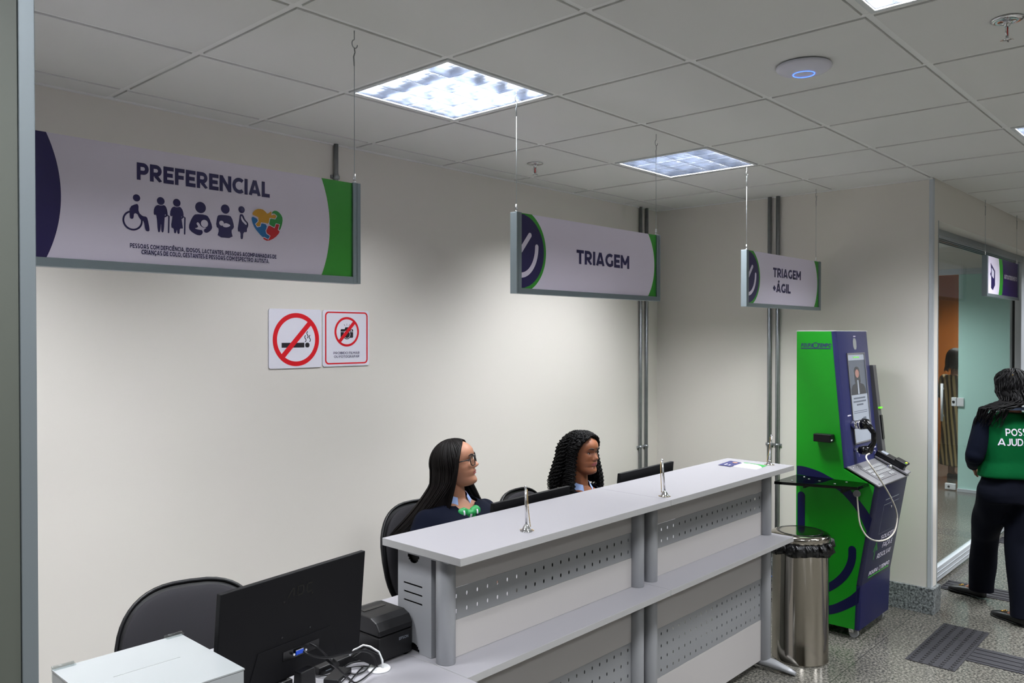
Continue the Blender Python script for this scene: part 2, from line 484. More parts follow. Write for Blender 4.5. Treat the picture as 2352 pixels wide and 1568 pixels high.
class Flat(G):
    """shapes printed on a plane: fn(x, y, lift) -> world"""
    def __init__(s, fn):
        super().__init__(); s.k = 0
        s.fn = lambda x, y, l: fn(x, y, l + s.k * .04)

    def poly(s, pts, mi=0, lift=0):
        s.k += 1
        return s.add([s.fn(p[0], p[1], lift) for p in pts], [list(range(len(pts)))], mi)

    def disc(s, c, r, mi=0, lift=0, n=32, ry=None):
        ry = ry or r
        return s.poly([(c[0] + r * cos(2 * pi * k / n), c[1] + ry * sin(2 * pi * k / n)) for k in range(n)], mi, lift)

    def band(s, outer, inner, mi=0, lift=0):     # quad strip between two polylines
        n = len(outer); s.k += 1
        vs = [s.fn(p[0], p[1], lift) for p in outer] + [s.fn(p[0], p[1], lift) for p in inner]
        return s.add(vs, [(i, i + 1, n + i + 1, n + i) for i in range(n - 1)], mi)

    def arc(s, c, r0, r1, a0, a1, mi=0, lift=0, n=32):
        A = [radians(a0 + (a1 - a0) * k / n) for k in range(n + 1)]
        return s.band([(c[0] + r1 * cos(a), c[1] + r1 * sin(a)) for a in A], [(c[0] + r0 * cos(a), c[1] + r0 * sin(a)) for a in A], mi, lift)

    def stroke(s, pts, wd, mi=0, lift=0, round_=True):
        n = len(pts); L = []; R = []
        for i in range(n):
            a = pts[max(0, i - 1)]; b = pts[min(n - 1, i + 1)]
            dx, dy = b[0] - a[0], b[1] - a[1]
            l = sqrt(dx * dx + dy * dy) or 1
            nx, ny = -dy / l * wd / 2, dx / l * wd / 2
            L.append((pts[i][0] + nx, pts[i][1] + ny)); R.append((pts[i][0] - nx, pts[i][1] - ny))
        s.band(L, R, mi, lift)
        if round_:
            s.disc(pts[0], wd / 2, mi, lift, 14); s.disc(pts[-1], wd / 2, mi, lift, 14)
        return s

    def text(s, st, x0, x1, zb, zt, mi=0, lift=0, bold=0.2, shear=0.0, gap=.10):
        """st fitted between x0 and x1, capitals between zb and zt; bold is the stroke width in cap heights"""
        W, L = text_strokes(st, bold, gap); kx = (x1 - x0) / W; kz = zt - zb
        for pl in L:
            n = len(pl); A = []; B = []
            for i in range(n):
                p, q = pl[max(0, i - 1)], pl[min(n - 1, i + 1)]
                dx, dy = q[0] - p[0], q[1] - p[1]; l = sqrt(dx * dx + dy * dy) or 1
                nx, ny = -dy / l * bold / 2, dx / l * bold / 2
                for T, sg in ((A, 1), (B, -1)):
                    u, v = pl[i][0] + nx * sg, pl[i][1] + ny * sg
                    v = 0 if -.1 < v < 0 else (1 if 1 < v < 1.045 else v)
                    T.append((x0 + u * kx + shear * v * kz, zb + v * kz))
            s.band(A, B, mi, lift)
        return s


def smooth_poly(pts, it=2):
    for _ in range(it):
        q = []
        n = len(pts)
        for i in range(n):
            a = pts[i]; b = pts[(i + 1) % n]
            q.append((a[0] * .75 + b[0] * .25, a[1] * .75 + b[1] * .25)); q.append((a[0] * .25 + b[0] * .75, a[1] * .25 + b[1] * .75))
        pts = q
    return pts


def remesh(parts, voxel, smooth_it=4, factor=0.5):
    """parts: G; returns (verts, faces) of one continuous skin"""
    me = bpy.data.meshes.new('t'); me.from_pydata(parts.v, [], parts.f); me.update()
    ob = bpy.data.objects.new('t', me); COL.objects.link(ob)
    r = ob.modifiers.new('r', 'REMESH'); r.mode = 'VOXEL'; r.voxel_size = voxel
    if smooth_it:
        sm = ob.modifiers.new('s', 'SMOOTH'); sm.factor = factor; sm.iterations = smooth_it
    dg = bpy.context.evaluated_depsgraph_get()
    m2 = ob.evaluated_get(dg).to_mesh()
    vs = [v.co.copy() for v in m2.vertices]; fs = [list(p.vertices) for p in m2.polygons]
    ob.evaluated_get(dg).to_mesh_clear()
    bpy.data.objects.remove(ob); bpy.data.meshes.remove(me)
    return vs, fs

# ================================================================== THE ROOM
WY, WX, PY = 0.165, 4.235, -1.875          # back wall, right wall, end of right wall
P = 0.625                                   # ceiling module
g = G(); g.box((-6.3, -8.2, -0.1), (13.2, 3.2, 0)); struct(g.build('floor', 'floor'))
g = G(); g.box((-6.2, WY, 0), (4.235, WY + 0.12, H)); struct(g.build('wall_back', 'wall'))
g = G(); g.box((WX, PY, 0), (WX + 0.115, WY + 0.12, H)); struct(g.build('wall_right', 'wall'))
g = G(); g.box((-6.3, -8.1, 0), (-6.2, WY + 0.12, H)); struct(g.build('wall_left', 'wall_dim'))
g = G(); g.box((-6.3, -8.2, 0), (13.2, -8.1, H)); struct(g.build('wall_front', 'wall_dim'))
g = G(); g.box((13.1, -8.1, 0), (13.2, 3.2, H)); struct(g.build('wall_far_right', 'wall_dim'))
g = G(); g.box((4.35, 3.0, 0), (13.1, 3.1, H)); struct(g.build('wall_far_back', 'wall'))
g = G(); g.box((WX + 0.115, PY, 2.515), (13.1, -1.66, H)); struct(g.build('wall_header', 'wall'))
g = G(); g.box((7.56, -1.74, 0), (8.80, -1.66, 2.46)); struct(g.build('wall_partition', 'alu_white'))

lamp_tiles = [(1, 1), (4, 1), (1, 4), (5, 4), (-2, 1), (-2, 4), (-5, 1), (1, 7), (5, 7), (-2, 7), (8, 4), (8, 7), (12, 4), (12, 7), (1, 10), (8, 10), (-4, 10),
              (9, 0), (12, 0), (9, -3), (16, 1)]  # this row: unseen lamps, added because the rooms beyond the opening need light
bars = G()
for j in range(-10, 22):
    y1 = 3.0 if j * P > 4.3 else WY
    bars.box((j * P - .012, -8.1, H), (j * P + .012, y1, H + .03), 1)
for k in range(-4, 13):
    x0 = 4.35 if -k * P > WY else -6.2
    bars.box((x0, -k * P - .012, H + .0004), (13.1, -k * P + .012, H + .0304), 1)
for j in range(-10, 21):
    for k in range(-5, 13):
        x0, x1, y0, y1 = j * P + .0145, (j + 1) * P - .0145, -(k + 1) * P + .0145, -k * P - .0145
        if (j, k) in lamp_tiles: continue
        if x0 < 4.3 and y0 > WY: continue
        if x1 < 4.35: y1 = min(y1, WY)
        bars.box((x0, y0, H - .005), (x1, y1, H + .02), 0)
bars.box((-6.3, -8.2, H + .13), (13.2, 3.2, H + .16), 2)  # unseen black sheet added above the tiles to block the world light
struct(bars.build('ceiling', ['ceil', 'tbar', 'black_matte']))

# aluminium edge bead round the ceiling along the walls
g = G(); g.box((-6.2, WY - .012, H - .012), (WX, WY, H - .001)); g.box((WX - .012, PY, H - .012), (WX, WY - .012, H - .001))
struct(g.build('trim_1', 'tbar'))
# granite skirting
g = G(); g.box((WX - .02, PY - .022, 0), (WX, WY, .165)); g.box((WX, PY - .022, 0), (WX + .135, PY, .165))
struct(g.build('baseboard_right', 'granite', bevel=.002))
g = G(); g.box((-6.2, WY - .02, 0), (WX - .02, WY, .165)); struct(g.build('baseboard_back', 'granite', bevel=.002))
# corner bead and the jamb liner of the opening
g = G(); g.box((WX - .003, PY - .003, .165), (WX + .028, PY + .0, H - .006)); g.box((WX - .003, PY, .165), (WX, PY + .022, H - .006))
struct(g.build('trim_2', 'alu_white', bevel=.001))
g = G(); g.box((WX + .115, PY - .004, 0), (WX + .119, -1.66, 2.515)); struct(g.build('trim_3', 'alu'))
# sliding track above the opening
g = G(); g.box((WX + .119, -1.76, 2.475), (7.56, -1.66, 2.515))
for i in range(4): g.box((WX + .119, -1.76 + i * .031, 2.455), (7.56, -1.753 + i * .031, 2.475))
struct(g.build('trim_4', 'alu', bevel=.001))

# sliding glass door leaf in the opening
d = bpy.data.objects.new('door_1', None); COL.objects.link(d); struct(d, 'clear sliding glass leaf with a white aluminium bottom rail')
g = G(); g.box((WX + .13, -1.714, .115), (7.38, -1.706, 2.45)); g.build('glass_pane', 'glass', d)
g = G(); g.box((WX + .13, -1.728, .02), (7.40, -1.692, .12)); g.box((WX + .13, -1.732, .05), (7.40, -1.728, .056)); g.box((WX + .13, -1.732, .085), (7.40, -1.728, .091))
g.build('bottom_rail', 'alu_white', d, bevel=.002)
g = G(); g.box((7.38, -1.72, .02), (7.405, -1.70, 2.45)); g.build('edge_seal', 'black_plastic', d)
g = G(); g.box((7.50, -1.755, 0), (7.56, -1.66, 2.455)); struct(g.build('trim_5', 'alu_white', bevel=.003))

# far partition with frosted panel and clear door
FX = 8.82
g = G(); g.box((FX, -1.66, 2.525), (FX + .08, 3.0, H)); g.box((FX, .06, 0), (FX + .08, 3.0, 2.525)); struct(g.build('wall_beyond', 'wall'))
win = bpy.data.objects.new('window_1', None); COL.objects.link(win); struct(win, 'frosted green glass panel in a white frame')
g = G(); g.box((FX + .03, -1.66, .03), (FX + .04, -.888, 2.46)); g.build('glass_pane', 'frost', win)
g = G(); g.box((FX + .0, -1.66, 2.46), (FX + .06, .06, 2.525)); g.box((FX, -1.66, 0), (FX + .05, -.888, .035)); g.build('frame', 'alu_white', win, bevel=.002)
d2 = bpy.data.objects.new('door_2', None); COL.objects.link(d2); struct(d2, 'clear glass door with a white pull handle')
g = G(); g.box((FX + .03, -.876, .012), (FX + .04, .05, 2.45)); g.build('glass_pane', 'glass', d2)
g = G(); g.tube([(FX - .03, -.735, .79), (FX - .03, -.735, 1.22)], .014, 10); g.box((FX - .03, -.742, .84), (FX + .03, -.728, .86)); g.box((FX - .03, -.742, 1.15), (FX + .03, -.728, 1.17))
g.build('handle', 'white_plastic', d2)
g = G(); g.box((FX + .012, -.874, .965), (FX + .05, -.822, 1.065)); g.box((FX + .012, -.95, .965), (FX + .05, -.88, 1.065)); lk = g.build('lock', 'white_plastic', d2, bevel=.006)
g = G(); g.tube([(FX + .008, -.845, 1.015), (FX + .014, -.845, 1.015)], .014, 14); g.build('keyhole', 'black_plastic', lk)
g = G(); g.box((FX + .012, -.87, .012), (FX + .05, -.76, .08)); l2 = g.build('floor_lock', 'white_plastic', d2, bevel=.004)
g = G(); g.tube([(FX + .008, -.80, .045), (FX + .014, -.80, .045)], .012, 14); g.build('keyhole', 'black_plastic', l2)
g = G(); g.box((11.2, -2.0, 0), (11.3, 3.0, H)); struct(g.build('wall_orange', 'wood'))
g = G(); g.box((11.17, -.95, 0), (11.2, -.55, 2.6)); struct(g.build('trim_6', 'wood2'))

# partition post in the foreground, left
a = at(47, 700, 'y', -1.95); b = at(78.5, 10, 'y', -1.95); c = at(88.8, 1560, 'y', -1.95)
sl = (c.x - b.x) / (b.z - c.z)
def leanbox(g_, x0, x1, y0, y1, mi=0):      # the post leans by a few millimetres, as in the place
    top = H - .005
    xs = lambda x, z: x + sl * (b.z - z)
    g_.add([(xs(x0, 0), y0, 0), (xs(x1, 0), y0, 0), (xs(x1, 0), y1, 0), (xs(x0, 0), y1, 0), (xs(x0, top), y0, top), (xs(x1, top), y0, top), (xs(x1, top), y1, top), (xs(x0, top), y1, top)],
           [(0, 3, 2, 1), (4, 5, 6, 7), (0, 1, 5, 4), (1, 2, 6, 5), (2, 3, 7, 6), (3, 0, 4, 7)], mi)
g = G(); leanbox(g, b.x - .024, b.x, -1.952, -1.90); struct(g.build('trim_7', 'post_alu', bevel=.0015))
g = G(); leanbox(g, -3.2, b.x - .0245, -1.947, -1.905); struct(g.build('wall_partition_left', 'post_panel'))

# ------------------------------------------------------------------ floor guidance tiles
def tactile(x0, y0, dots, label, group, vertical=True):
    t = thing('tactile_tile', label, 'floor tile', (x0, y0, 0), 0, group)
    g = G(); g.box((.001, .001, 0), (.249, .249, .004)); g.build('base', 'rubber', t)
    g = G()
    if dots:
        for i in range(7):
            for k in range(5):
                g.lathe([(.011, .004), (.008, .0075), (0, .0078)], (.02 + i * .035, .025 + k * .05, 0), 10)
        g.build('stud', 'dot', t)['kind'] = 'stuff'
    else:
        for i in range(4): 
            g.box((.025 + i * .06, .004, .004), (.052 + i * .06, .246, .0075))
        g.build('ridge', 'rubber', t, bevel=.001)['kind'] = 'stuff'
    return t
for i, s_ in enumerate(('nearest the steel bin', 'in the middle of its row', 'nearest the glass opening')):
    tactile(3.355 + i * .25, -2.235, True, 'dark grey studded floor tile, the one %s' % s_, 'studded warning tiles beside the bin')
tactile(3.56, -2.485, False, 'dark grey ridged guide tile leading away from the studded tiles', 'ridged guide tiles by the warning tiles')
tactile(3.56, -2.735, False, 'dark grey ridged guide tile at the very edge of the picture', 'ridged guide tiles by the warning tiles')
for i in range(3):
    tactile(4.845, -2.01 - .25 * i, False, 'dark ridged floor guide tile %s' % ('touching the white bottom rail of the sliding door', "under the walking woman's left shoe", 'showing between the two shoes of the walking woman')[i], 'guide strip before the sliding door')
for i in range(2):
    tactile(6.55, -2.0 - .25 * i, False, 'dark ridged guide tile seen far off between the trouser legs%s' % ('', ', farther from the door')[i], 'far guide strip')

# ------------------------------------------------------------------ ceiling lamps
def make_lamp(label):
    t = thing('ceiling_lamp', label, 'ceiling light', (0, 0, 0), 0, 'square recessed louvre lamps')
    g = G(); s = .298
    for (x0, x1, y0, y1) in ((-s, s, -s, -s + .018), (-s, s, s - .018, s), (-s, -s + .018, -s + .018, s - .018), (s - .018, s, -s + .018, s - .018)):
        g.box((x0, y0, -.006), (x1, y1, .004))
    g.build('trim', 'lamp_trim', t, bevel=.0015)
    g = G(); i = s - .018
    g.add([(-i, -i, 0), (i, -i, 0), (i, i, 0), (-i, i, 0), (-i, -i, .105), (i, -i, .105), (i, i, .105), (-i, i, .105)], [(0, 1, 5, 4), (1, 2, 6, 5), (2, 3, 7, 6), (3, 0, 4, 7), (4, 5, 6, 7)])
    g.build('housing', 'lamp_white', t)
    # parabolic louvre: 4 x 4 cells, blades narrow below and wide above
    g = G()
    prof = [(-.0012, 0), (.0012, 0), (.0014, .02), (.002, .04), (.003, .058), (-.003, .058), (-.002, .040), (-.0014, .02)]
    for k in range(5):
        c_ = -i + k * (2 * i / 4)
        if k in (0, 4):
            q = [(max(p[0], 0), p[1]) for p in prof] if k == 0 else [(min(p[0], 0), p[1]) for p in prof]
            q = [q[0], q[2] if k == 0 else q[-1]]
        g.prism(prof, lambda p, t_, c_=c_: (c_ + p[0], t_, p[1]), -i, i)
        g.prism(prof, lambda p, t_, c_=c_: (t_, c_ + p[0], p[1] + .0003), -i, i)
    g.build('louvre', 'lamp_metal', t)
    g = G()
    for k in range(4):
        c_ = -i + (k + .5) * (2 * i / 4)
        g.tube([(c_, -i + .01, .086), (c_, i - .01, .086)], .008, 10)
    g.build('tube', 'lamp_tube', t)
    return t
lamp0 = None
def lamp_label(j, k):
    return {(1, 1): 'lit square louvre lamp, the large one above the priority sign', (4, 1): 'lit square louvre lamp over the two seated women, between the hanging signs',
            (1, 4): 'lit square louvre lamp cut by the top edge above the access point', (5, 4): 'lit square louvre lamp just showing at the right edge'}.get((j, k), 'unseen square louvre lamp in the ceiling outside the picture')
for (j, k) in lamp_tiles:
    if lamp0 is None: lamp0 = o = make_lamp(lamp_label(j, k))
    else: o = copy_tree(lamp0); o['label'] = lamp_label(j, k)
    o.location = ((j + .5) * P, -(k + .5) * P, H)
    for q in range(4):
        ld = bpy.data.lights.new('lamp_light', 'AREA'); ld.shape = 'RECTANGLE'; ld.size = .066; ld.size_y = .54; ld.energy = LAMP_W / 4; ld.color = LAMP_COL
        lo = bpy.data.objects.new('lamp_light', ld); COL.objects.link(lo); lo.parent = o; lo.location = (-.28 + (q + .5) * .14, 0, .074)

# ================================================================== SIGNS HANGING FROM THE CEILING
def sign(name, label, x0, x1, z0, z1, yf, wires, tk=.036, mats_extra=None):
    t = thing(name, label, 'sign', (0, 0, 0))
    fw = .030                                        # frame width seen from the front
    g = G()
    g.box((x0, yf, z0), (x0 + fw, yf + tk, z1)); g.box((x1 - fw, yf, z0), (x1, yf + tk, z1)); g.box((x0 + fw, yf, z0), (x1 - fw, yf + tk, z0 + .022))
    g.box((x0 + fw * .4, yf - .0015, z0 + .004), (x0 + fw * .5, yf, z1)); g.box((x1 - fw * .5, yf - .0015, z0 + .004), (x1 - fw * .4, yf, z1))
    g.build('frame', 'sign_frame', t, bevel=.0012)
    g = G(); g.box((x0 + fw * .8, yf + .008, z0 + .018), (x1 - fw * .8, yf + .020, z1 - .001))
    g.build('face', 'sign_white', t)
    for (xw) in wires:
        g = G(); g.tube([(xw, yf + tk / 2, z1 + .03), (xw, yf + tk / 2, H - .115)], .0011, 6)
        wr = g.build('wire', 'alu', t)
        g = G(); g.tube([(xw, yf + tk / 2, z1 - .004), (xw, yf + tk / 2, z1 + .032)], .004, 8); g.ball((xw, yf + tk / 2, z1 + .004), .006, 8, 6); g.build('wire_end', 'chrome', wr)
        g = G()
        pts = [(xw, yf + tk / 2, H - .004), (xw, yf + tk / 2, H - .03)]
        for k in range(9):
            an = radians(100 + k * 32)
            pts.append((xw + .011 * cos(an) + .002, yf + tk / 2, H - .048 + .014 * sin(an)))
        g.tube(pts, .0016, 6)
        g.tube([(xw, yf + tk / 2, H - .06), (xw + .003, yf + tk / 2, H - .075), (xw - .002, yf + tk / 2, H - .09), (xw, yf + tk / 2, H - .12)], .0022, 6)
        g.build('hook', 'galv', wr)
    return t, fw


def on(ypl):
    return lambda x, z, l: (x, ypl - .0006 - l * .0004, z)


def clipx(pts, lo, hi, zlo, zhi):
    return [(min(max(p[0], lo), hi), min(max(p[1], zlo), zhi)) for p in pts]


def circ(c, r, a0, a1, n=40):
    return [(c[0] + r * cos(radians(a0 + (a1 - a0) * k / n)), c[1] + r * sin(radians(a0 + (a1 - a0) * k / n))) for k in range(n + 1)]


def seg_left(xe, zlo, zhi, xtop, xmid, n=30):
    """region between x = xe and a circular arc bulging right: xtop at both ends, xmid in the middle"""
    zm = (zlo + zhi) / 2; hh = (zhi - zlo) / 2; b_ = xmid - xtop
    R = (hh * hh + b_ * b_) / (2 * b_); cx = xmid - R
    return [(xe, zlo)] + [(cx + sqrt(max(0, R * R - (z - zm) ** 2)), z) for z in [zlo + (zhi - zlo) * k / n for k in range(n + 1)]] + [(xe, zhi)]


# --- PREFERENCIAL
YP = -1.237
t, fw = sign('hanging_sign', 'long hanging sign reading PREFERENCIAL with a row of dark pictograms', -.80, .252, 1.944, 2.272, YP, (-.55 - .2, .240))
yf = YP + .008
zl, zh = 1.966, 2.271
F = Flat(on(yf)); F.poly(seg_left(-.776, zl, zh, -.683, -.650), 0, 0)
F.build('navy_shape', 'navy', t)
F = Flat(on(yf))
q = seg_left(0, zl, zh, .106, .137)[1:-1]
F.poly(q + [(.226, zh), (.226, zl)], 0, 0); F.build('green_shape', 'green_print', t)
F = Flat(on(yf)); F.text('PREFERENCIAL', -.466, -.076, 2.186, 2.2315, bold=.235, gap=.075); F.build('heading', 'navy', t)
F = Flat(on(yf))
F.text('PESSOAS COM DEFICIÊNCIA, IDOSOS, LACTANTES, PESSOAS ACOMPANHADAS DE', -.484, -.055, 2.0055, 2.0175, bold=.21, gap=.10)
F.text('CRIANÇAS DE COLO, GESTANTES E PESSOAS COM ESPECTRO AUTISTA.', -.455, -.080, 1.9905, 2.0025, bold=.21, gap=.10)
F.build('small_text', 'navy', t)


def px(pts, lift=0):       # positions read in an enlarged crop of the sign (6.03 x, from 270, 430)
    return [(lambda p: (p.x, p.z))(at(270 + a_ / 6.03, 430 + b_ / 6.03, 'y', yf)) for a_, b_ in pts]


def pdisc(F_, c, r, lift=0, mi=0):      # disc given by its centre and its height in the crop
    p = px([c])[0]; q_ = px([(c[0], c[1] - r)])[0]
    F_.disc(p, q_[1] - p[1], mi, lift)
    return p, q_[1] - p[1]


F = Flat(on(yf)); pdisc(F, (262, 147), 50)
F.poly(smooth_poly(px([(165, 270), (255, 228), (290, 240), (288, 345), (345, 400), (395, 405), (415, 430), (446, 590), (430, 612), (400, 608), (385, 590), (362, 468), (335, 462), (300, 430), (270, 360), (225, 360), (222, 425), (200, 440), (172, 430), (165, 380)]), 1))
pc = px([(208, 460)])[0]; pr_ = px([(208, 322)])[0][1] - pc[1]
F.arc(pc, pr_ * .82, pr_, 0, 360, n=40); F.build('wheelchair_pictogram', 'navy', t)
F = Flat(on(yf)); pdisc(F, (597, 190), 54)
F.poly(smooth_poly(px([(548, 240), (600, 258), (648, 244), (680, 285), (696, 380), (682, 392), (655, 372), (652, 400), (640, 612), (622, 628), (604, 612), (600, 480), (590, 612), (572, 626), (556, 612), (540, 400), (524, 375), (515, 385), (498, 372), (504, 285)]), 1))
F.stroke(px([(655, 405), (690, 388), (710, 400), (705, 625)]), .0042); F.build('elderly_man_pictogram', 'navy', t)
F = Flat(on(yf)); pdisc(F, (819, 215), 54)
F.poly(smooth_poly(px([(772, 262), (820, 280), (866, 266), (905, 320), (917, 402), (900, 420), (878, 396), (904, 560), (902, 572), (860, 570), (858, 640), (842, 648), (826, 635), (822, 580), (810, 630), (796, 640), (780, 628), (776, 568), (735, 556), (762, 390), (750, 402), (724, 395), (732, 310)]), 1))
F.stroke(px([(885, 430), (912, 408), (932, 420), (928, 645)]), .0042); F.build('elderly_woman_pictogram', 'navy', t)
F = Flat(on(yf)); pdisc(F, (1148, 280), 78)
F.poly(smooth_poly(px([(1085, 370), (1215, 380), (1262, 410), (1312, 540), (1300, 590), (1240, 635), (1195, 620), (1196, 580), (1240, 560), (1120, 556), (1175, 600), (1180, 635), (1150, 668), (1090, 660), (1000, 600), (984, 540), (1010, 460), (1050, 390)]), 1))
F.build('nursing_pictogram', 'navy', t)
F = Flat(on(yf)); pdisc(F, (1202, 503), 52, 1)
F.poly(smooth_poly(px([(1095, 490), (1110, 482), (1130, 500), (1150, 540), (1200, 568), (1190, 590), (1130, 590), (1060, 570), (1108, 556), (1115, 540), (1092, 510)]), 1), 0, 1)
pdisc(F, (1438, 497), 34, 1); F.poly(smooth_poly(px([(1450, 530), (1470, 500), (1510, 495), (1570, 528), (1520, 556), (1470, 552)]), 1), 0, 1)
F.poly(smooth_poly(px([(1706, 400), (1718, 398), (1740, 450), (1788, 500), (1784, 522), (1770, 520), (1712, 460)]), 1), 0, 1)
F.build('baby_shapes', 'sign_white', t)
F = Flat(on(yf)); pdisc(F, (1491, 302), 64)
F.poly(smooth_poly(px([(1400, 380), (1530, 388), (1580, 410), (1614, 540), (1600, 575), (1572, 600), (1600, 708), (1376, 690), (1408, 580), (1360, 540), (1378, 410)]), 1)); F.build('infant_in_arms_pictogram', 'navy', t)
F = Flat(on(yf)); pdisc(F, (1717, 310), 48)
F.poly(smooth_poly(px([(1690, 380), (1710, 370), (1740, 380), (1765, 450), (1808, 490), (1810, 540), (1790, 575), (1792, 622), (1740, 620), (1736, 712), (1718, 720), (1702, 710), (1702, 616), (1656, 610), (1684, 450)]), 1)); F.build('pregnant_pictogram', 'navy', t)
F = Flat(on(yf))
F.poly(smooth_poly(px([(1868, 385), (1866, 350), (1920, 300), (2000, 300), (2050, 340), (2074, 372), (2130, 326), (2140, 360), (2120, 395), (2170, 372), (2200, 400), (2180, 440), (2130, 425), (2104, 430), (2090, 510), (2040, 490), (1985, 490), (1975, 540), (1930, 546), (1906, 510), (1945, 470), (1940, 420)]), 1), 0, 1)
F.poly(smooth_poly(px([(2158, 322), (2220, 330), (2280, 400), (2286, 480), (2250, 600), (2225, 580), (2245, 520), (2210, 500), (2175, 560), (2092, 520), (2104, 430), (2180, 440), (2205, 400), (2170, 368), (2128, 370)]), 1), 1, 0)
F.poly(smooth_poly(px([(1856, 400), (1925, 430), (1945, 465), (1905, 510), (1935, 552), (1980, 540), (1990, 492), (2070, 520), (2050, 600), (2060, 640), (2110, 670), (2090, 720), (2040, 695), (2000, 690), (1900, 570), (1858, 470)]), 1), 2, 1)
F.poly(smooth_poly(px([(2090, 520), (2170, 565), (2185, 505), (2235, 510), (2245, 550), (2220, 590), (2250, 620), (2180, 700), (2080, 748), (2016, 715), (2020, 692), (2080, 725), (2112, 680), (2048, 635), (2060, 590)]), 1), 3, 0)
for q in ([(1868, 385), (1940, 420), (1945, 470), (1906, 510), (1930, 550), (1975, 540), (1985, 490), (2090, 518)], [(2130, 340), (2128, 368), (2170, 370), (2204, 400), (2180, 440), (2106, 428), (2090, 518)], [(2090, 518), (2050, 600), (2060, 640), (2110, 675), (2085, 722), (2030, 692), (2005, 695)], [(2090, 518), (2170, 562), (2190, 504), (2240, 515), (2220, 590), (2255, 610)]):
    F.stroke(px(q), .0022, 4, 2)
F.build('puzzle_heart_emblem', ['yellow', 'pgreen', 'blue', 'red', 'sign_white'], t)


# --- TRIAGEM and TRIAGEM + AGIL
def emblem_sign(label, x0, x1, z0, z1, yy, wires, texts):
    t, fw = sign('hanging_sign', label, x0, x1, z0, z1, yy, wires)
    yf = yy + .008
    zl, zh = z0 + .022, z1 - .001
    xe = x0 + .032; s = 1.0
    F = Flat(on(yf))
    zm = z0 + .19
    F.poly(seg_left(xe, zl, zh, x0 + .100, x0 + .190), 0, 0)              # green crescent
    F.build('green_shape', 'green_print', t)
    F = Flat(on(yf)); n = 30
    F.poly(seg_left(xe, zl + .002, zh - .004, x0 + .052, x0 + .176), 0, 1); F.build('navy_shape', 'navy', t)
    F = Flat(on(yf))
    F.stroke([(xe, zm - .035 + .02), (xe + .055, zm + .062 - .012)], .021, 0, 2)
    c = (xe - .03, zm - .0)
    F.stroke([(xe - .001 + .099 * sin(radians(a_)), z0 + .196 - .121 * cos(radians(a_))) for a_ in range(0, 91, 5)], .021, 0, 2)
    F.build('emblem_strokes', 'sign_white', t)
    F = Flat(on(yf))
    xr = x1 - .027
    q = seg_left(0, zl, zh, xr - .072, xr - .016)[1:-1]
    F.poly(q + [(xr, zh), (xr, zl)], 0, 0); F.build('green_edge', 'green_print', t)
    F = Flat(on(yf))
    for st, a, b_, c_, d_, bo in texts: F.text(st, a, b_, c_, d_, bold=bo, gap=.08)
    F.build('heading', 'navy', t)
    return t


emblem_sign('hanging sign reading TRIAGEM alone, between the two lamps', 1.036, 2.096, 1.944, 2.271, -1.215, (1.053, 2.082), [('TRIAGEM', 1.432, 1.835, 2.0885, 2.150, .23)])
emblem_sign('hanging sign reading TRIAGEM + ÁGIL, nearest the corner machine', 3.066, 4.163, 1.944, 2.278, -1.19, (3.10, 4.12), [('TRIAGEM', 3.434, 3.848, 2.136, 2.195, .23), ('+ÁGIL', 3.434, 3.690, 2.042, 2.100, .23)])

# --- AUTOATENDIMENTO
ya = -1.93
A0 = at(2268, 585, 'y', ya); A1 = at(2341, 690, 'y', ya)
ax0, ax1, az0, az1 = A0.x, A1.x, A1.z, A0.z
t, fw = sign('hanging_sign', 'small far hanging sign, half white half purple, by the glass opening', ax0, ax1, az0, az1, ya, (ax0 + .012, ax1 - .012))
yf = ya + .008
wd = ax1 - ax0
F = Flat(on(yf)); q = seg_left(0, az0 + .022, az1 - .001, ax0 + .36 * wd, ax0 + .395 * wd)[1:-1]
F.poly(q + [(ax1 - .027, az1 - .001), (ax1 - .027, az0 + .022)], 0, 0); F.build('green_shape', 'green_print', t)
F = Flat(on(yf)); q = seg_left(0, az0 + .022, az1 - .001, ax0 + .46 * wd, ax0 + .495 * wd)[1:-1]
F.poly(q + [(ax1 - .027, az1 - .001), (ax1 - .027, az0 + .022)], 0, 1); F.build('purple_shape', mat('purple_print', (50, 22, 98), .35), t)
F = Flat(on(yf)); F.text('AUTOATENDIMENTO', ax0 + .53 * wd, ax0 + .95 * wd, az0 + .155, az0 + .19, 0, 2, bold=.24); F.build('lettering', 'white_print', t)
F = Flat(on(yf)); hh = az1 - az0
F.poly([(ax0 + .12 * wd, az0 + .84 * hh), (ax0 + .25 * wd, az0 + .66 * hh), (ax0 + .25 * wd, az0 + .3 * hh), (ax0 + .19 * wd, az0 + .17 * hh), (ax0 + .14 * wd, az0 + .22 * hh), (ax0 + .14 * wd, az0 + .5 * hh), (ax0 + .11 * wd, az0 + .56 * hh), (ax0 + .14 * wd, az0 + .63 * hh)], 0, 1)
F.poly([(ax0 + .15 * wd, az0 + .72 * hh), (ax0 + .22 * wd, az0 + .64 * hh), (ax0 + .215 * wd, az0 + .46 * hh), (ax0 + .15 * wd, az0 + .52 * hh)], 1, 2)
F.build('kiosk_pictogram', ['navy', 'white_print'], t)

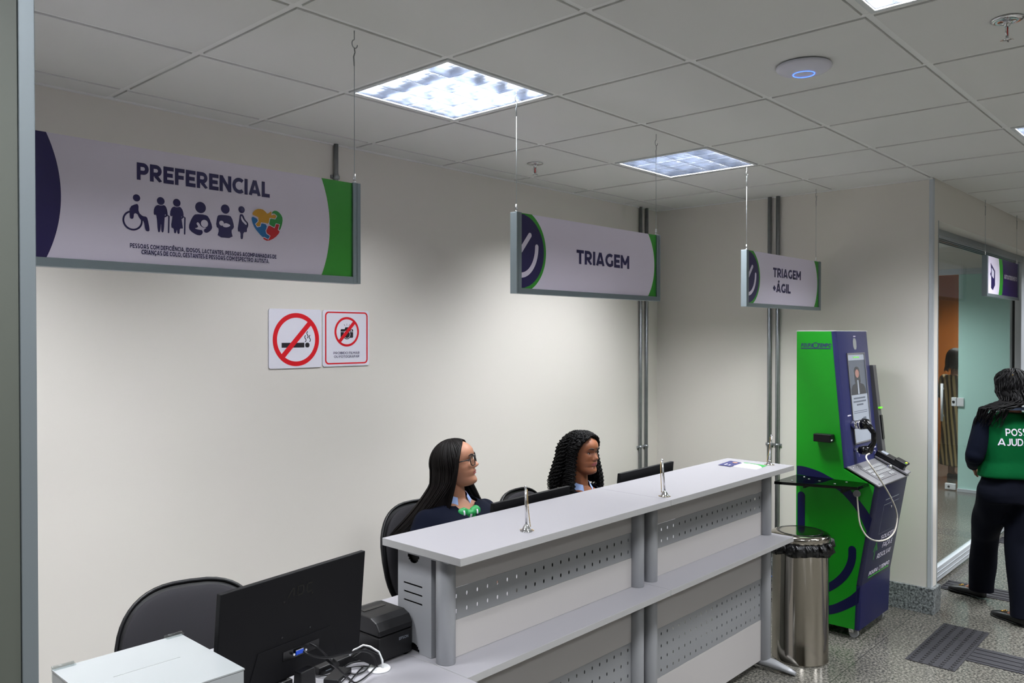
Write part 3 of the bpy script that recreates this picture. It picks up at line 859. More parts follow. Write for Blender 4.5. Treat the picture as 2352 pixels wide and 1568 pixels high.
# ================================================================== WALL PLATES
def plate(name, label, x0, x1, z0, z1):
    t = thing(name, label, 'sign', (0, 0, 0), 0)
    yp = WY - .006
    r = .012; pts = []
    for cx_, cz, a0 in ((x1 - r, z1 - r, 0), (x0 + r, z1 - r, 90), (x0 + r, z0 + r, 180), (x1 - r, z0 + r, 270)):
        pts += circ((cx_, cz), r, a0, a0 + 90, 6)
    g = G(); g.prism(pts, lambda p, t_: (p[0], t_, p[1]), yp, WY - .0005); g.build('plate', 'plate', t)
    return t, yp
t, yp = plate('wall_sign', 'square white no smoking sign with a large red ring', .745, 1.048, 1.609, 1.905)
c = (.900, 1.752)
F = Flat(on(yp)); F.arc(c, .110, .1335, 0, 360, n=64)
an = radians(47)
F.stroke([(c[0] - .118 * cos(an), c[1] - .118 * sin(an)), (c[0] + .118 * cos(an), c[1] + .118 * sin(an))], .026, 0, 1, False); F.build('prohibition_ring', 'red2', t)
F = Flat(on(yp)); F.poly([(c[0] - .084, 1.712), (c[0] + .046, 1.712), (c[0] + .046, 1.736), (c[0] - .084, 1.736)], 0, 0)
F.poly(smooth_poly([(c[0] + .051, 1.712), (c[0] + .076, 1.712), (c[0] + .076, 1.736), (c[0] + .051, 1.736)], 1), 0, 0)
for xs_, z0_, z1_ in ((.052, 1.741, 1.772), (.064, 1.760, 1.792), (.078, 1.742, 1.773)):
    F.stroke([(c[0] + xs_ + .004 * sin(k * .9), z0_ + (z1_ - z0_) * k / 7) for k in range(8)], .0045, 0, 0)
F.build('cigarette_pictogram', 'black_print', t)
t, yp = plate('wall_sign', 'square white no filming sign with red border and camera', 1.056, 1.353, 1.611, 1.905)
F = Flat(on(yp))
def rr(x0, x1, z0, z1, r):
    pts = []
    for cx_, cz, a0 in ((x1 - r, z1 - r, 0), (x0 + r, z1 - r, 90), (x0 + r, z0 + r, 180), (x1 - r, z0 + r, 270)): pts += circ((cx_, cz), r, a0, a0 + 90, 6)
    return pts
o_ = rr(1.070, 1.343, 1.622, 1.897, .022); i_ = rr(1.078, 1.335, 1.629, 1.890, .016)
F.band(o_ + [o_[0]], i_ + [i_[0]]); c = (1.207, 1.792)
F.arc(c, .0665, .0785, 0, 360, n=56)
F.stroke([(c[0] - .070 * cos(an), c[1] - .070 * sin(an)), (c[0] + .070 * cos(an), c[1] + .070 * sin(an))], .0185, 0, 3, False); F.build('border_and_ring', 'red2', t)
F = Flat(on(yp)); F.poly(rr(c[0] - .040, c[0] + .040, c[1] - .032, c[1] + .014, .006)); F.poly([(c[0] - .016, c[1] + .012), (c[0] + .016, c[1] + .012), (c[0] + .010, c[1] + .024), (c[0] - .010, c[1] + .024)])
F.disc((c[0], c[1] - .014), .026); 
for q in ((-.012, .030, -.018, .040), (0, .032, 0, .043), (.012, .030, .018, .040)): F.stroke([(c[0] + q[0], c[1] + q[1]), (c[0] + q[2], c[1] + q[3])], .002)
F.build('camera_pictogram', 'black_print', t)
F = Flat(on(yp)); F.arc((c[0], c[1] - .014), .019, .0215, 0, 360, 0, 1); F.poly([(c[0] - .04, c[1] - .0015), (c[0] + .04, c[1] - .0015), (c[0] + .04, c[1] + .001), (c[0] - .04, c[1] + .001)], 0, 0.5); F.disc((c[0] + .028, c[1] + .007), .004, 0, 1)
F.build('camera_details', 'plate', t)
F = Flat(on(yp)); F.text('PROIBIDO FILMAR', 1.122, 1.289, 1.674, 1.6865, bold=.15); F.text('OU FOTOGRAFAR', 1.125, 1.287, 1.655, 1.6675, bold=.15); F.build('lettering', 'navy', t)

# ================================================================== CONDUITS
def conduit(label, x, y, z0, z1, r, clamps, ax, group=None):
    t = thing('electrical_conduit', label, 'conduit', (x, y, z0), 0, group)
    g = G(); g.tube([(0, 0, 0), (0, 0, z1 - z0)], r, 14); g.build('pipe', 'galv', t)
    for zc in clamps:
        g = G(); g.tube([(0, 0, zc - z0 - .011), (0, 0, zc - z0 + .011)], r + .0025, 14)
        if ax == 'y': g.box((-r - .014, r * .4, zc - z0 - .009), (r + .014, r + .002, zc - z0 + .009)); g.ball((-r - .009, r * .3, zc - z0), .004, 8, 6); g.ball((r + .009, r * .3, zc - z0), .004, 8, 6)
        else: g.box((r * .4, -r - .014, zc - z0 - .009), (r + .002, r + .014, zc - z0 + .009)); g.ball((r * .3, -r - .009, zc - z0), .004, 8, 6); g.ball((r * .3, r + .009, zc - z0), .004, 8, 6)
        g.build('clamp', 'galv', t)
    return t
conduit('single steel conduit dropping behind the PREFERENCIAL sign', 1.134, WY - .014, 2.24, H - .006, .0125, (2.6,), 'y')
conduit('left conduit of the pair on the back wall by the corner', 3.972, WY - .016, .0, H - .006, .0138, (.90,), 'y', 'conduit pair on the back wall')
conduit('right conduit of the pair on the back wall by the corner', 4.055, WY - .016, .0, H - .006, .0138, (.90,), 'y', 'conduit pair on the back wall')
cA = conduit('left conduit of the pair on the right wall behind the leaflets', WX - .017, -.793, .19, H - .006, .0142, (.985,), 'x', 'conduit pair on the right wall')
cB = conduit('right conduit of the pair on the right wall beside the green machine', WX - .017, -.855, .19, H - .006, .0142, (.985,), 'x', 'conduit pair on the right wall')
for c_ in (cA, cB):
    g = G(); g.tube([(0, 0, .06), (0, 0, -.02), (-.012, 0, -.06), (-.05, -.02, -.085)], .022, 12); g.tube([(0, 0, .02), (0, 0, .05)], .026, 12); g.tube([(-.045, -.015, -.08), (-.07, -.03, -.095)], .027, 12); g.build('elbow', 'galv', c_)
g = G(); pp = [at(1762, 1341, 'y', -.98), at(1775, 1340, 'y', -.98), at(1795, 1341, 'y', -.98)]
g.tube([(3.95, -.62, .09), (3.98, -.8, .10), (4.0, -.98, .10), (4.03, -1.1, .06)], .0035, 6); tag(g.build('network_cable', 'cable_blue'), 'thin bright blue cable low behind the steel bin', 'cable')
g = G(); g.tube([(3.9 + .11 * cos(k * .3), -.95 + .16 * sin(k * .3), .006 + .0004 * k) for k in range(24)], .005, 6); tag(g.build('power_cable', 'black_plastic'), 'black cable looped on the floor behind the bin', 'cable')

# ================================================================== CEILING FITTINGS
def sprinkler(label, x, y, cover):
    t = thing('fire_sprinkler', label, 'sprinkler', (x, y, H - .005), 0, 'chrome fire sprinklers')
    g = G(); g.lathe([(.010, 0), (.046, -.001), (.047, -.004), (.040, -.007), (.012, -.010), (.010, -.004)], (0, 0, 0), 28); g.build('cover_ring', 'chrome', t)
    g = G(); g.tube([(0, 0, -.002), (0, 0, -.024)], .009, 12)
    for s_ in (-1, 1): g.tube([(s_ * .008, 0, -.022), (s_ * .015, 0, -.034), (s_ * .014, 0, -.048), (s_ * .004, 0, -.058)], .0025, 8)
    g.tube([(0, 0, -.055), (0, 0, -.064)], .005, 10); g.build('body', 'chrome', t)
    g = G(); g.tube([(0, 0, -.026), (0, 0, -.054)], .0032, 10); g.build('glass_bulb', 'glassbulb', t)
    g = G()
    g.lathe([(.0, -.064), (.012, -.064), (.012, -.0655), (0, -.0655)], (0, 0, 0), 16)
    for k in range(10):
        a_ = 2 * pi * k / 10; g.obox((.015 * cos(a_), .015 * sin(a_), -.066), (.004 * cos(a_), .004 * sin(a_), -.0008), (-.0018 * sin(a_), .0018 * cos(a_), 0), (0, 0, .0007))
    g.build('deflector', 'chrome', t)
sprinkler('chrome fire sprinkler near the back wall beside the TRIAGEM wire', 2.197, -.302, True)
sprinkler('large-looking chrome fire sprinkler at the top right corner', 1.567, -2.815, True)
t = thing('wifi_access_point', 'round white ceiling disc with a glowing blue ring', 'access point', (1.56, -2.165, H - .005))
g = G(); g.lathe([(.072, 0), (.095, -.004), (.0985, -.010), (.096, -.016), (.085, -.024), (.065, -.031), (.042, -.035), (0, -.037)], (0, 0, 0), 56); g.build('body', 'ap', t)
g = G(); g.lathe([(.0365, -.0350), (.0372, -.0368), (.0385, -.0368), (.039, -.0345)], (0, 0, 0), 48); g.build('light_ring', 'led_blue', t)

# ================================================================== DESKS AND COUNTER
DZ = .714; CZ = 1.09                                 # desk top and counter top
CX0, CXM, CX1 = .352, 1.566, 2.782
CYF, CYB = -1.605, -1.222
PYF = -1.462                                         # front plane of the modesty panels


def slab(name, x0, x1, y0, y1, z1, parent, th=.025):
    g = G(); g.box((x0, y0, z1 - th), (x1, y1, z1), 0)
    # the edge banding is a separate, slightly darker tape on the four sides
    for i in (2, 3, 4, 5): g.m[i] = 1
    return g.build(name, ['laminate', 'edge'], parent, bevel=.0012)


def perforated(x0, x1, z0, z1, nx, nz, mx, mz, y, th=.0015, slot=(.0042, .0075)):
    """steel strip with real oval holes"""
    g = G()
    X = [x0 + mx + (x1 - x0 - 2 * mx) * i / (nx - 1) for i in range(nx)]
    Z = [z0 + mz + (z1 - z0 - 2 * mz) * k / (nz - 1) for k in range(nz)]
    xe = [x0] + [(X[i] + X[i + 1]) / 2 for i in range(nx - 1)] + [x1]
    ze = [z0] + [(Z[i] + Z[i + 1]) / 2 for i in range(nz - 1)] + [z1]
    for i in range(nx):
        for k in range(nz):
            a, b_, c_, d_ = xe[i], xe[i + 1], ze[k], ze[k + 1]
            cx_, cz = X[i], Z[k]
            out = [(b_, cz), (b_, d_), (cx_, d_), (a, d_), (a, cz), (a, c_), (cx_, c_), (b_, c_)]
            hx, hz = slot
            inn = [(hx, 0), (hx * .75, hz * .75), (0, hz), (-hx * .75, hz * .75), (-hx, 0), (-hx * .75, -hz * .75), (0, -hz), (hx * .75, -hz * .75)]
            inn = [(cx_ + p[0], cz + p[1]) for p in inn]
            vs = [(p[0], y, p[1]) for p in out + inn] + [(p[0], y + th, p[1]) for p in inn]
            fs = [(q, (q + 1) % 8, 8 + (q + 1) % 8, 8 + q) for q in range(8)] + [(8 + q, 8 + (q + 1) % 8, 16 + (q + 1) % 8, 16 + q) for q in range(8)]
            g.add(vs, fs)
    return g


def oval_post(x, y, z0, z1, parent, name='post'):
    g = G(); g.lathe([(.029, z0), (.030, z0 + .002), (.030, z1 - .002), (.029, z1)], (x, y, 0), 28, sx=1.0, sy=1.15)
    return g.build(name, 'steel_paint', parent)


def foot(x, parent):
    g = G()
    pts = [(x, -1.64, .012), (x, -1.60, .02), (x, -1.52, .032), (x, -1.44, .036), (x, -1.10, .036), (x, -.95, .026), (x, -.90, .012)]
    g.tube(pts, [.010, .016, .024, .028, .028, .018, .010], 12, sx=1.25)
    for v_ in range(len(g.v)):
        p = g.v[v_]
        if p[2] < 0: g.v[v_] = (p[0], p[1], 0.0)
    return g.build('foot', 'steel_paint', parent)


def leg_cover(x, z0, z1, parent, mirror=1):
    """flat steel upright with three slots and two cable notches"""
    g = G(); y0, y1 = -1.40, -1.245
    xx = x
    # plate made of cells around slots
    ym = (y0 + y1) / 2
    rows = [z0 + .030]
    def rect(a, b_, c_, d_): g.box((xx, a, c_), (xx + .003, b_, d_))
    sl_ = [z1 - .118, z1 - .147, z1 - .176]
    s0, s1 = ym - .045, ym + .05
    R = .03
    zz = z1
    rect(y0, y1, z1 - .012, z1 - .0)
    # notch (half disc) at the top and bottom: boxes beside it
    def notch(zb, up):
        n = 10
        for k in range(n):
            a0 = -R + 2 * R * k / n; a1 = -R + 2 * R * (k + 1) / n
            h_ = sqrt(max(0, R * R - ((a0 + a1) / 2) ** 2))
            if up: rect(ym + a0, ym + a1, zb, zb + .04 - h_ + 0.0)
            else: rect(ym + a0, ym + a1, zb + h_, zb + .04)
        rect(y0, ym - R, zb, zb + .04); rect(ym + R, y1, zb, zb + .04)
    notch(z1 - .052, True); notch(z0, False)
    top = z1 - .052
    for s_ in sl_:
        rect(y0, y1, s_ + .006, top); rect(y0, s0, s_, s_ + .006); rect(s1, y1, s_, s_ + .006); top = s_
    rect(y0, y1, z0 + .04, top)
    g.box((xx, y0 - .012, z0), (xx + .035, y0, z1)); g.box((xx, y1, z0), (xx + .035, y1 + .003, z1))
    o = g.build('leg_cover', 'steel_paint', parent)
    g = G(); g.box((xx + .010, y0 + .005, z0), (xx + .034, y1 - .005, z1)); g.build('leg_core', 'black_matte', parent)
    return o


def counter_unit(label, x0, x1, left_side, right_side):
    t = thing('reception_counter', label, 'reception counter', (0, 0, 0), 0, 'reception counter units')
    xl, xr = x0 + .052, x1 - .052
    if left_side: xl = x0 + .066
    slab('counter_top', x0, x1 - .0015, CYF, CYB, CZ, t)
    slab('desk_top', x0 + (.03 if left_side else 0), x1 - .0015, CYF, -.82, DZ, t)
    for (z0, z1, p0, p1, nz) in ((DZ, CZ - .025, .838, .944, 2), (.045, DZ - .025, .262, .480, 4)):
        g = G(); g.box((xl, PYF, z0 + .001), (xr, PYF + .018, p0 - .001)); g.build('front_panel_lower', 'panel', t)
        g = G(); g.box((xl, PYF, p1 + .001), (xr, PYF + .018, z1 - .001)); g.build('front_panel_upper', 'panel', t)
        if nz == 2:
            g = G(); g.box((xl + (.42 if left_side else .30), PYF + .045, p0 - .02), (xr - .04, PYF + .05, p1 + .015)); g.box((xl + (.42 if left_side else .30), PYF + .02, p0 - .02), (xr - .04, PYF + .045, p0 - .016)); g.build('dark_backing', 'black_matte', t)  # dark plate and ledge added behind the strip to darken its holes
        perforated(xl + .03, xr - .03, p0, p1, 21, nz, .022, .028, PYF + .001).build('perforated_strip', 'perf', t)
    for xx in (xl, xr):
        oval_post(xx, PYF - .005, DZ, CZ - .025, t); oval_post(xx, PYF - .005, .036, DZ - .025, t)
        foot(xx, t)
    for sd, xx in ((left_side, x0 + .052), (right_side, x1 - .10)):
        if sd: leg_cover(xx, DZ + .001, CZ - .036, t)
        g = G(); g.box((xx + .001, -1.40, .03), (xx + .04, -1.20, DZ - .03)); g.build('lower_leg', 'steel_paint', t, bevel=.002)
        if not sd: 
            g = G(); g.box((xx + .001, -1.40, DZ + .001), (xx + .04, -1.245, CZ - .036)); g.build('upper_leg', 'steel_paint', t, bevel=.002)
        # tapered arm under the top
        g = G(); g.prism([(-1.545, CZ - .0265), (-1.245, CZ - .0265), (-1.245, CZ - .036), (-1.30, CZ - .046), (-1.50, CZ - .046), (-1.545, CZ - .031)], lambda p, t_: (t_, p[0], p[1]), xx - .012, xx + .046)
        g.build('support_arm', 'steel_paint', t, bevel=.002)
    return t


u1 = counter_unit('two-level grey reception counter unit nearer the camera, slotted steel end visible', CX0, CXM, True, False)
u2 = counter_unit('two-level grey reception counter unit ending beside the steel bin', CXM, CX1, False, True)

# the side desk with the monitor and the printer
t = thing('office_desk', 'light grey side desk carrying the white box, monitor and printer', 'desk')
slab('desk_top', -1.0, CX0 + .028, -1.73, -.80, DZ, t)
g = G(); g.box((-.96, -1.46, .05), (.33, -1.442, DZ - .026)); g.build('front_panel', 'panel', t)
for xx in (-.93, .29):
    g = G(); g.box((xx, -1.42, .03), (xx + .04, -1.10, DZ - .026)); g.build('leg', 'steel_paint', t, bevel=.003)
    g = G(); g.tube([(xx + .02, -1.60, .014), (xx + .02, -1.3, .03), (xx + .02, -.9, .014)], [.012, .028, .012], 10); g.build('foot', 'steel_paint', t)

# ------------------------------------------------------------------ white printed box
t = thing('white_box', 'large white acrylic box with a slit and clear hinges on its lid', 'box')
bx0, bx1, by0, by1, bz = -.712, -.406, -1.668, -1.346, 1.0
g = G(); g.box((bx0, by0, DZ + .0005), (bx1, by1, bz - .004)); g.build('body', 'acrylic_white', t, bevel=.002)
g = G(); ys = by0 + .175
g.box((bx0 - .001, by0 - .001, bz - .0035), (bx1 + .001, ys - .0008, bz)); g.box((bx0 - .001, ys + .0008, bz - .0035), (bx1 + .001, by1, bz))
g.box((bx0 - .001, ys - .0008, bz - .0035), (bx0 + .08, ys + .0008, bz)); g.box((bx1 - .07, ys - .0008, bz - .0035), (bx1 + .001, ys + .0008, bz))
g.build('lid', 'acrylic_white', t)
for a_, b_ in ((-.712, -.664), (-.447, -.402)):
    g = G(); g.box((a_, by1 - .014, bz + .0003), (b_, by1 + .004, bz + .004)); g.tube([(a_, by1 + .002, bz + .002), (b_, by1 + .002, bz + .002)], .0045, 10); g.box((a_, by1 + .001, bz - .03), (b_, by1 + .004, bz))
    g.build('hinge', 'acrylic', t)

# ------------------------------------------------------------------ monitors
def monitor(label, wdt=.512, hgt=.300, zt=1.12, detail=True):
    t = thing('computer_monitor', label, 'monitor', (0, 0, 0), 0, 'black flat monitors turned to the staff')
    z0 = zt - hgt; hw = wdt / 2
    SH = Matrix(((1, 0, 0, 0), (0, 1, -.09, .09 * zt), (0, 0, 1, 0), (0, 0, 0, 1)))      # the head leans back
    g = G(); g.box((-hw, -.006, z0), (hw, .012, zt)); g.build('housing', 'black_matte', t, bevel=.002, xf=SH)
    g = G(); g.box((-hw + .008, .012, z0 + .014), (hw - .008, .0135, zt - .008)); g.build('screen', 'black_gloss', t, xf=SH)
    g = G(); pr_f = [(-.16, z0 + .004), (.16, z0 + .004), (.13, z0 + .105), (-.13, z0 + .105)]
    g.prism(pr_f, lambda p, t_: (p[0], t_, p[1]), -.0085, -.005); g.build('rear_bulge', 'black_matte', t, bevel=.001, xf=SH)
    g = G(); g.prism([(-.045, z0 + .055), (.085, z0 + .055), (.085, z0 + .082), (-.045, z0 + .082)], lambda p, t_: (p[0], t_, p[1]), -.0100, -.0082); g.build('port_recess', 'logo_black', t, xf=SH)
    g = G(); g.box((-.005, -.0175, z0 + .062), (.022, -.0135, z0 + .074)); po = g.build('video_port', mat('port_blue', (20, 70, 190), .4) if 'port' not in M else M['port'], t, bevel=.001, xf=SH)
    M['port'] = po.data.materials[0]
    g = G(); g.tube([(-.013, -.019, z0 + .068), (-.013, -.013, z0 + .068)], .0035, 8); g.tube([(.030, -.019, z0 + .068), (.030, -.013, z0 + .068)], .0035, 8); g.box((-.006, -.0165, z0 + .0745), (.023, -.0135, z0 + .0765)); g.build('port_screws', 'chrome', t, xf=SH)
    g = G()
    for sx in (-.05, .05):
        for sz in (.125, .225): g.tube([(sx, -.0075, z0 + sz), (sx, -.0055, z0 + sz)], .0032, 10)
    g.build('mounting_hole', 'logo_black', t, xf=SH)
    if detail:
        # rear badge letters A O C, mirrored so that it reads from behind
        F = Flat(lambda x, z, l: (x - .083, -.0066, z))
        zb = z0 + .232
        F.stroke([(.045, zb), (.062, zb + .024), (.066, zb + .024), (.066, zb)], .0045, 0, 0, False)
        F.stroke([(.080, zb), (.080, zb + .024), (.096, zb + .024), (.100, zb + .020), (.100, zb + .004), (.096, zb), (.080, zb)], .0045, 0, 0, False)
        F.stroke([(.132, zb + .003), (.129, zb), (.117, zb), (.113, zb + .004), (.113, zb + .020), (.117, zb + .024), (.129, zb + .024), (.132, zb + .021)], .0045, 0, 0, False)
        F.build('badge', 'logo_black', t, xf=SH)
    g = G(); g.prism([(-.035, DZ + .008), (.035, DZ + .008), (.026, z0 + .03), (-.026, z0 + .03)], lambda p, t_: (p[0], t_, p[1]), -.040, -.010); g.build('stand_neck', 'black_plastic', t, bevel=.004)
    g = G(); g.lathe([(.118, DZ + .0005), (.118, DZ + .006), (.10, DZ + .010), (0, DZ + .010)], (0, -.01, 0), 36, sx=1.0, sy=.78); g.build('stand_base', 'black_plastic', t)
    return t


m1 = monitor('black monitor seen from behind at lower left, its rear badge visible')
m1.location = (-.111, -1.435, 0); m1.rotation_euler = (0, 0, math.atan2(.073, .506))
m2 = monitor('black monitor behind the counter between the two seated women', detail=False)
m2.scale = (.97, 1, 1); m2.location = (1.165, -1.19, -.004); m2['label'] = 'black monitor behind the counter between the two seated women'
m3 = copy_tree(m2); m3.location = (2.03, -1.185, .004); m3['label'] = 'black monitor behind the counter near the leaflets'
for o_, x_ in ((m2, 1.165), (m3, 2.03)): o_.rotation_euler = (0, 0, .03)

# ------------------------------------------------------------------ receipt printer
t = thing('receipt_printer', 'small black receipt printer on the side desk', 'printer', (.322, -1.232, DZ), radians(1))
prof = [(-.095, .012), (.095, .012), (.10, .03), (.10, .118), (.088, .138), (.055, .147), (-.06, .143), (-.10, .118), (-.10, .03)]
g = G(); g.box((-.072, -.098, .008), (.072, .098, .088)); g.build('base', 'black_plastic', t, bevel=.006)
g = G(); g.prism([(-.098, .090), (.098, .090), (.098, .118), (.085, .136), (.060, .143), (-.055, .143), (-.082, .132), (-.098, .108)], lambda p, t_: (t_, p[0], p[1]), -.072, .072); g.build('lid', 'black_plastic', t, bevel=.004, seg=3)
g = G(); g.box((-.045, .010, .1425), (.045, .028, .1445)); g.build('paper_slot', 'logo_black', t)
F = Flat(lambda x, z, l: (x, -.0987, z)); F.text('EPSON', .012, .052, .060, .0695, bold=.18); F.build('lettering', 'grey_print', t)
g = G()
for sx in (-.055, .055):
    for sy in (-.08, .08): g.tube([(sx, sy, 0), (sx, sy, .010)], .008, 10)
g.build('rubber_feet', 'logo_black', t)

# ------------------------------------------------------------------ white disc with loop, adapter, keyboard, cables
t = thing('hub_stand', 'white round desk hub with an arched loop beside the printer', 'desk hub', (.236, -1.352, DZ), 0)
g = G(); g.lathe([(.036, 0), (.037, .004), (.034, .007), (0, .008)], (0, 0, 0), 36); g.build('disc_base', 'white_plastic', t)
g = G(); pts = [(.004, -.012, .006), (.006, -.008, .03), (.0, .002, .055), (-.02, .02, .073), (-.035, .035, .078), (-.06, .05, .066), (-.072, .056, .05)]
g.tube(pts, .0028, 8, sx=2.2); g.build('arch', 'white_plastic', t)
g = G(); g.prism([(-.066, .045), (-.035, .071), (-.003, .05), (.002, .02), (-.012, .012)], lambda p, t_: (p[0], -.01 - p[0] * .85 + t_, p[1]), 0, .012); g.build('black_core', 'black_plastic', t, bevel=.002)
t = thing('power_adapter', 'black slab-shaped power adapter lying between monitor and printer', 'power adapter', tuple((at(722, 1548, 'z', DZ) + at(832, 1502, 'z', DZ)) / 2), math.atan2(*(lambda d_: (d_.y, d_.x))(at(832, 1502, 'z', DZ) - at(722, 1548, 'z', DZ))))
g = G(); g.box((-.105, -.030, 0), (.105, .036, .027)); g.build('body', 'black_plastic', t, bevel=.004)
g = G(); g.box((-.08, -.0305, .010), (-.058, -.030, .0125)); g.build('label_strip', 'grey_print', t)
t = thing('mini_computer', 'second flat black box with a lit edge lying among the cables', 'computer box', (.105, -1.315, DZ), radians(30))
g = G(); g.box((-.05, -.025, 0), (.05, .025, .018)); g.build('body', 'black_plastic', t, bevel=.003)
g = G(); g.box((-.03, -.0253, .007), (-.008, -.025, .0095)); g.build('light_strip', 'white_plastic', t)
t = thing('keyboard', 'black keyboard half hidden behind the big monitor stand', 'keyboard', (-.22, -1.19, DZ), radians(4))
g = G(); g.box((-.21, -.065, 0), (.21, .065, .014)); g.build('case', 'black_plastic', t, bevel=.003)
g = G()
for k in range(5):
    for i in range(14): g.box((-.2 + i * .0285, -.055 + k * .0225, .014), (-.2 + i * .0285 + .024, -.055 + k * .0225 + .018, .019))
g.build('keys', 'black_matte', t)['kind'] = 'stuff'
def cable(label, pts, r=.0028, m_='black_plastic', name='cable', grp=None):
    # Catmull-Rom through the points
    P_ = [Vector(p) for p in pts]; out = []
    for i in range(len(P_) - 1):
        p0 = P_[max(0, i - 1)]; p1 = P_[i]; p2 = P_[i + 1]; p3 = P_[min(len(P_) - 1, i + 2)]
        for k in range(8):
            s_ = k / 8
            out.append(.5 * ((2 * p1) + (p2 - p0) * s_ + (2 * p0 - 5 * p1 + 4 * p2 - p3) * s_ ** 2 + (3 * p1 - p0 - 3 * p2 + p3) * s_ ** 3))
    out.append(P_[-1])
    g = G(); g.tube(out, r, 8)
    return g, out
mz = lambda u, v, y: tuple(at(u, v, 'y', y))
dz = lambda u, v, z=DZ + .006: tuple(at(u, v, 'z', z))
for lab, pts, r in (('thick black cable swinging from the monitor port to the white hub', [mz(697, 1494, -1.47), mz(712, 1504, -1.48), mz(750, 1510, -1.47), mz(790, 1502, -1.44), mz(830, 1494, -1.41), mz(855, 1503, -1.39), mz(866, 1530, -1.385)], .0036),
                    ('black cable dropping from the monitor port to the desk', [mz(712, 1477, -1.465), mz(728, 1486, -1.48), mz(745, 1500, -1.47), mz(768, 1525, -1.43), mz(790, 1548, -1.42), dz(812, 1566)], .0026),
                    ('black cable looped in front of the white hub', [dz(866, 1528, DZ + .02), dz(850, 1545), dz(828, 1562), dz(812, 1566), dz(795, 1552), dz(790, 1535)], .0024),
                    ('black cable coiled between the adapter and the hub', [dz(775, 1548), dz(800, 1525), dz(830, 1518, DZ + .015), dz(850, 1522, DZ + .02), dz(838, 1540), dz(815, 1548), dz(795, 1542)], .0024),
                    ('black cable lying across the desk behind the monitor stand', [dz(700, 1545), dz(735, 1552), dz(770, 1545), dz(805, 1532), dz(845, 1530)], .0022),
                    ('black cable running off the bottom of the picture', [dz(835, 1530), dz(820, 1545), dz(803, 1566), dz(790, 1590)], .0024)):
    g, out = cable('', pts, r); tag(g.build('cable', 'black_plastic'), lab, 'cable', 'tangle of cables on the side desk')
g = G(); q = mz(708, 1478, -1.452); g.obox(q, (.016, .002, 0), (0, .012, -.004), (0, .003, .007)); 
q = Vector(mz(762, 1518, -1.435)); g2 = G(); g2.tube([q + Vector((-.012, 0, .012)), q + Vector((.018, 0, -.018))], .009, 12); tag(g2.build('cable_ferrite', 'black_plastic'), 'black barrel on the cable in front of the adapter', 'cable barrel')

# ------------------------------------------------------------------ pens in chained stands
def pen_stand(label, x, y, lean, chain_side):
    t = thing('pen_stand', label, 'pen holder', (x, y, CZ), 0, 'chained pens on the counter top')
    g = G(); g.lathe([(.022, 0), (.0225, .002), (.018, .004), (.014, .010), (.010, .018), (.006, .024), (.004, .026), (0, .026)], (0, 0, 0), 26); g.build('bell_base', 'chrome', t)
    top = Vector((lean[0], lean[1], .153))
    b0 = Vector((0, 0, .022))
    g = G(); g.tube([b0, top], .0042, 12); g.ball(top + Vector((0, 0, .002)), .005, 10, 8); g.build('pen', 'chrome', t)
    g = G(); n = 34
    st = top + Vector((chain_side[0] * .006, chain_side[1] * .006, -.008)); en = Vector((chain_side[0] * .014, chain_side[1] * .014, .018))
    prev = None; pts = []
    for k in range(n + 1):
        s_ = k / n; p = st.lerp(en, s_ ** 1.6); p.z = st.z + (en.z - st.z) * min(1, s_ * 1.02); pts.append(p)
    for k in range(9):
        a_ = math.atan2(chain_side[1], chain_side[0]) + k * .32; pts.append(Vector((.025 * cos(a_), .025 * sin(a_), .003)))
    for p in pts: g.ball(p, .0021, 6, 4)
    g.build('chain', 'brass', t)
rx, ry = _r0.x, _r0.y
pen_stand('chained chrome pen in a bell stand near the first seated woman', .752, -1.520, (-.002, .002), (rx, ry))
pen_stand('chained chrome pen leaning left beside the seam of the counter', 1.612, -1.545, (-.012 * rx, -.012 * ry), (-rx, -ry))
pen_stand('chained chrome pen at the far end beside the leaflets', 2.712, -1.500, (.010 * rx, .010 * ry), (-rx, -ry))

# ------------------------------------------------------------------ leaflets on the counter
def sheet(name, label, pts, z, mats, extra, grp):
    t = thing(name, label, 'leaflet', (0, 0, 0), 0, grp)
    g = G(); P3 = [at(u, v, 'z', z) for u, v in pts]
    g.add([p for p in P3] + [p + Vector((0, 0, .0012)) for p in P3], [(3, 2, 1, 0), (4, 5, 6, 7), (0, 1, 5, 4), (1, 2, 6, 5), (2, 3, 7, 6), (3, 0, 4, 7)])
    g.build('sheet', mats, t)
    O, U, V_ = P3[3], P3[2] - P3[3], P3[0] - P3[3]
    for nm, mm, shape in extra:
        F = Flat(lambda a_, b_, l: tuple(O + U * a_ + V_ * b_ + Vector((0, 0, .0016 + l * .0003)))); shape(F); F.build(nm, mm, t)
    return t
sheet('leaflet', 'white and green leaflet at the far end of the counter', [(1684, 1071), (1702, 1062), (1763, 1069.5), (1737, 1078.5)], CZ, 'white_print',
      [('green_corner', 'pgreen', lambda F: F.poly([(.50, 0), (.70, .0), (1, 0), (1, 1), (.86, 1), (.92, .7), (.88, .4), (.72, .16)]))], 'leaflets at the end of the counter')
sheet('leaflet', 'dark navy leaflet with a small face photo, lying left of the green one', [(1649.5, 1067.5), (1677.5, 1058), (1705, 1063), (1678, 1071.5)], CZ + .0016, 'kfront',
      [('photo_spot', 'skin1', lambda F: F.disc((.85, .45), .10, 0, 0, 16, .2)), ('print_marks', 'white_print', lambda F: (F.poly([(.2, .6), (.42, .6), (.42, .72), (.2, .72)]), F.poly([(.2, .3), (.36, .3), (.36, .4), (.2, .4)])))], 'leaflets at the end of the counter')

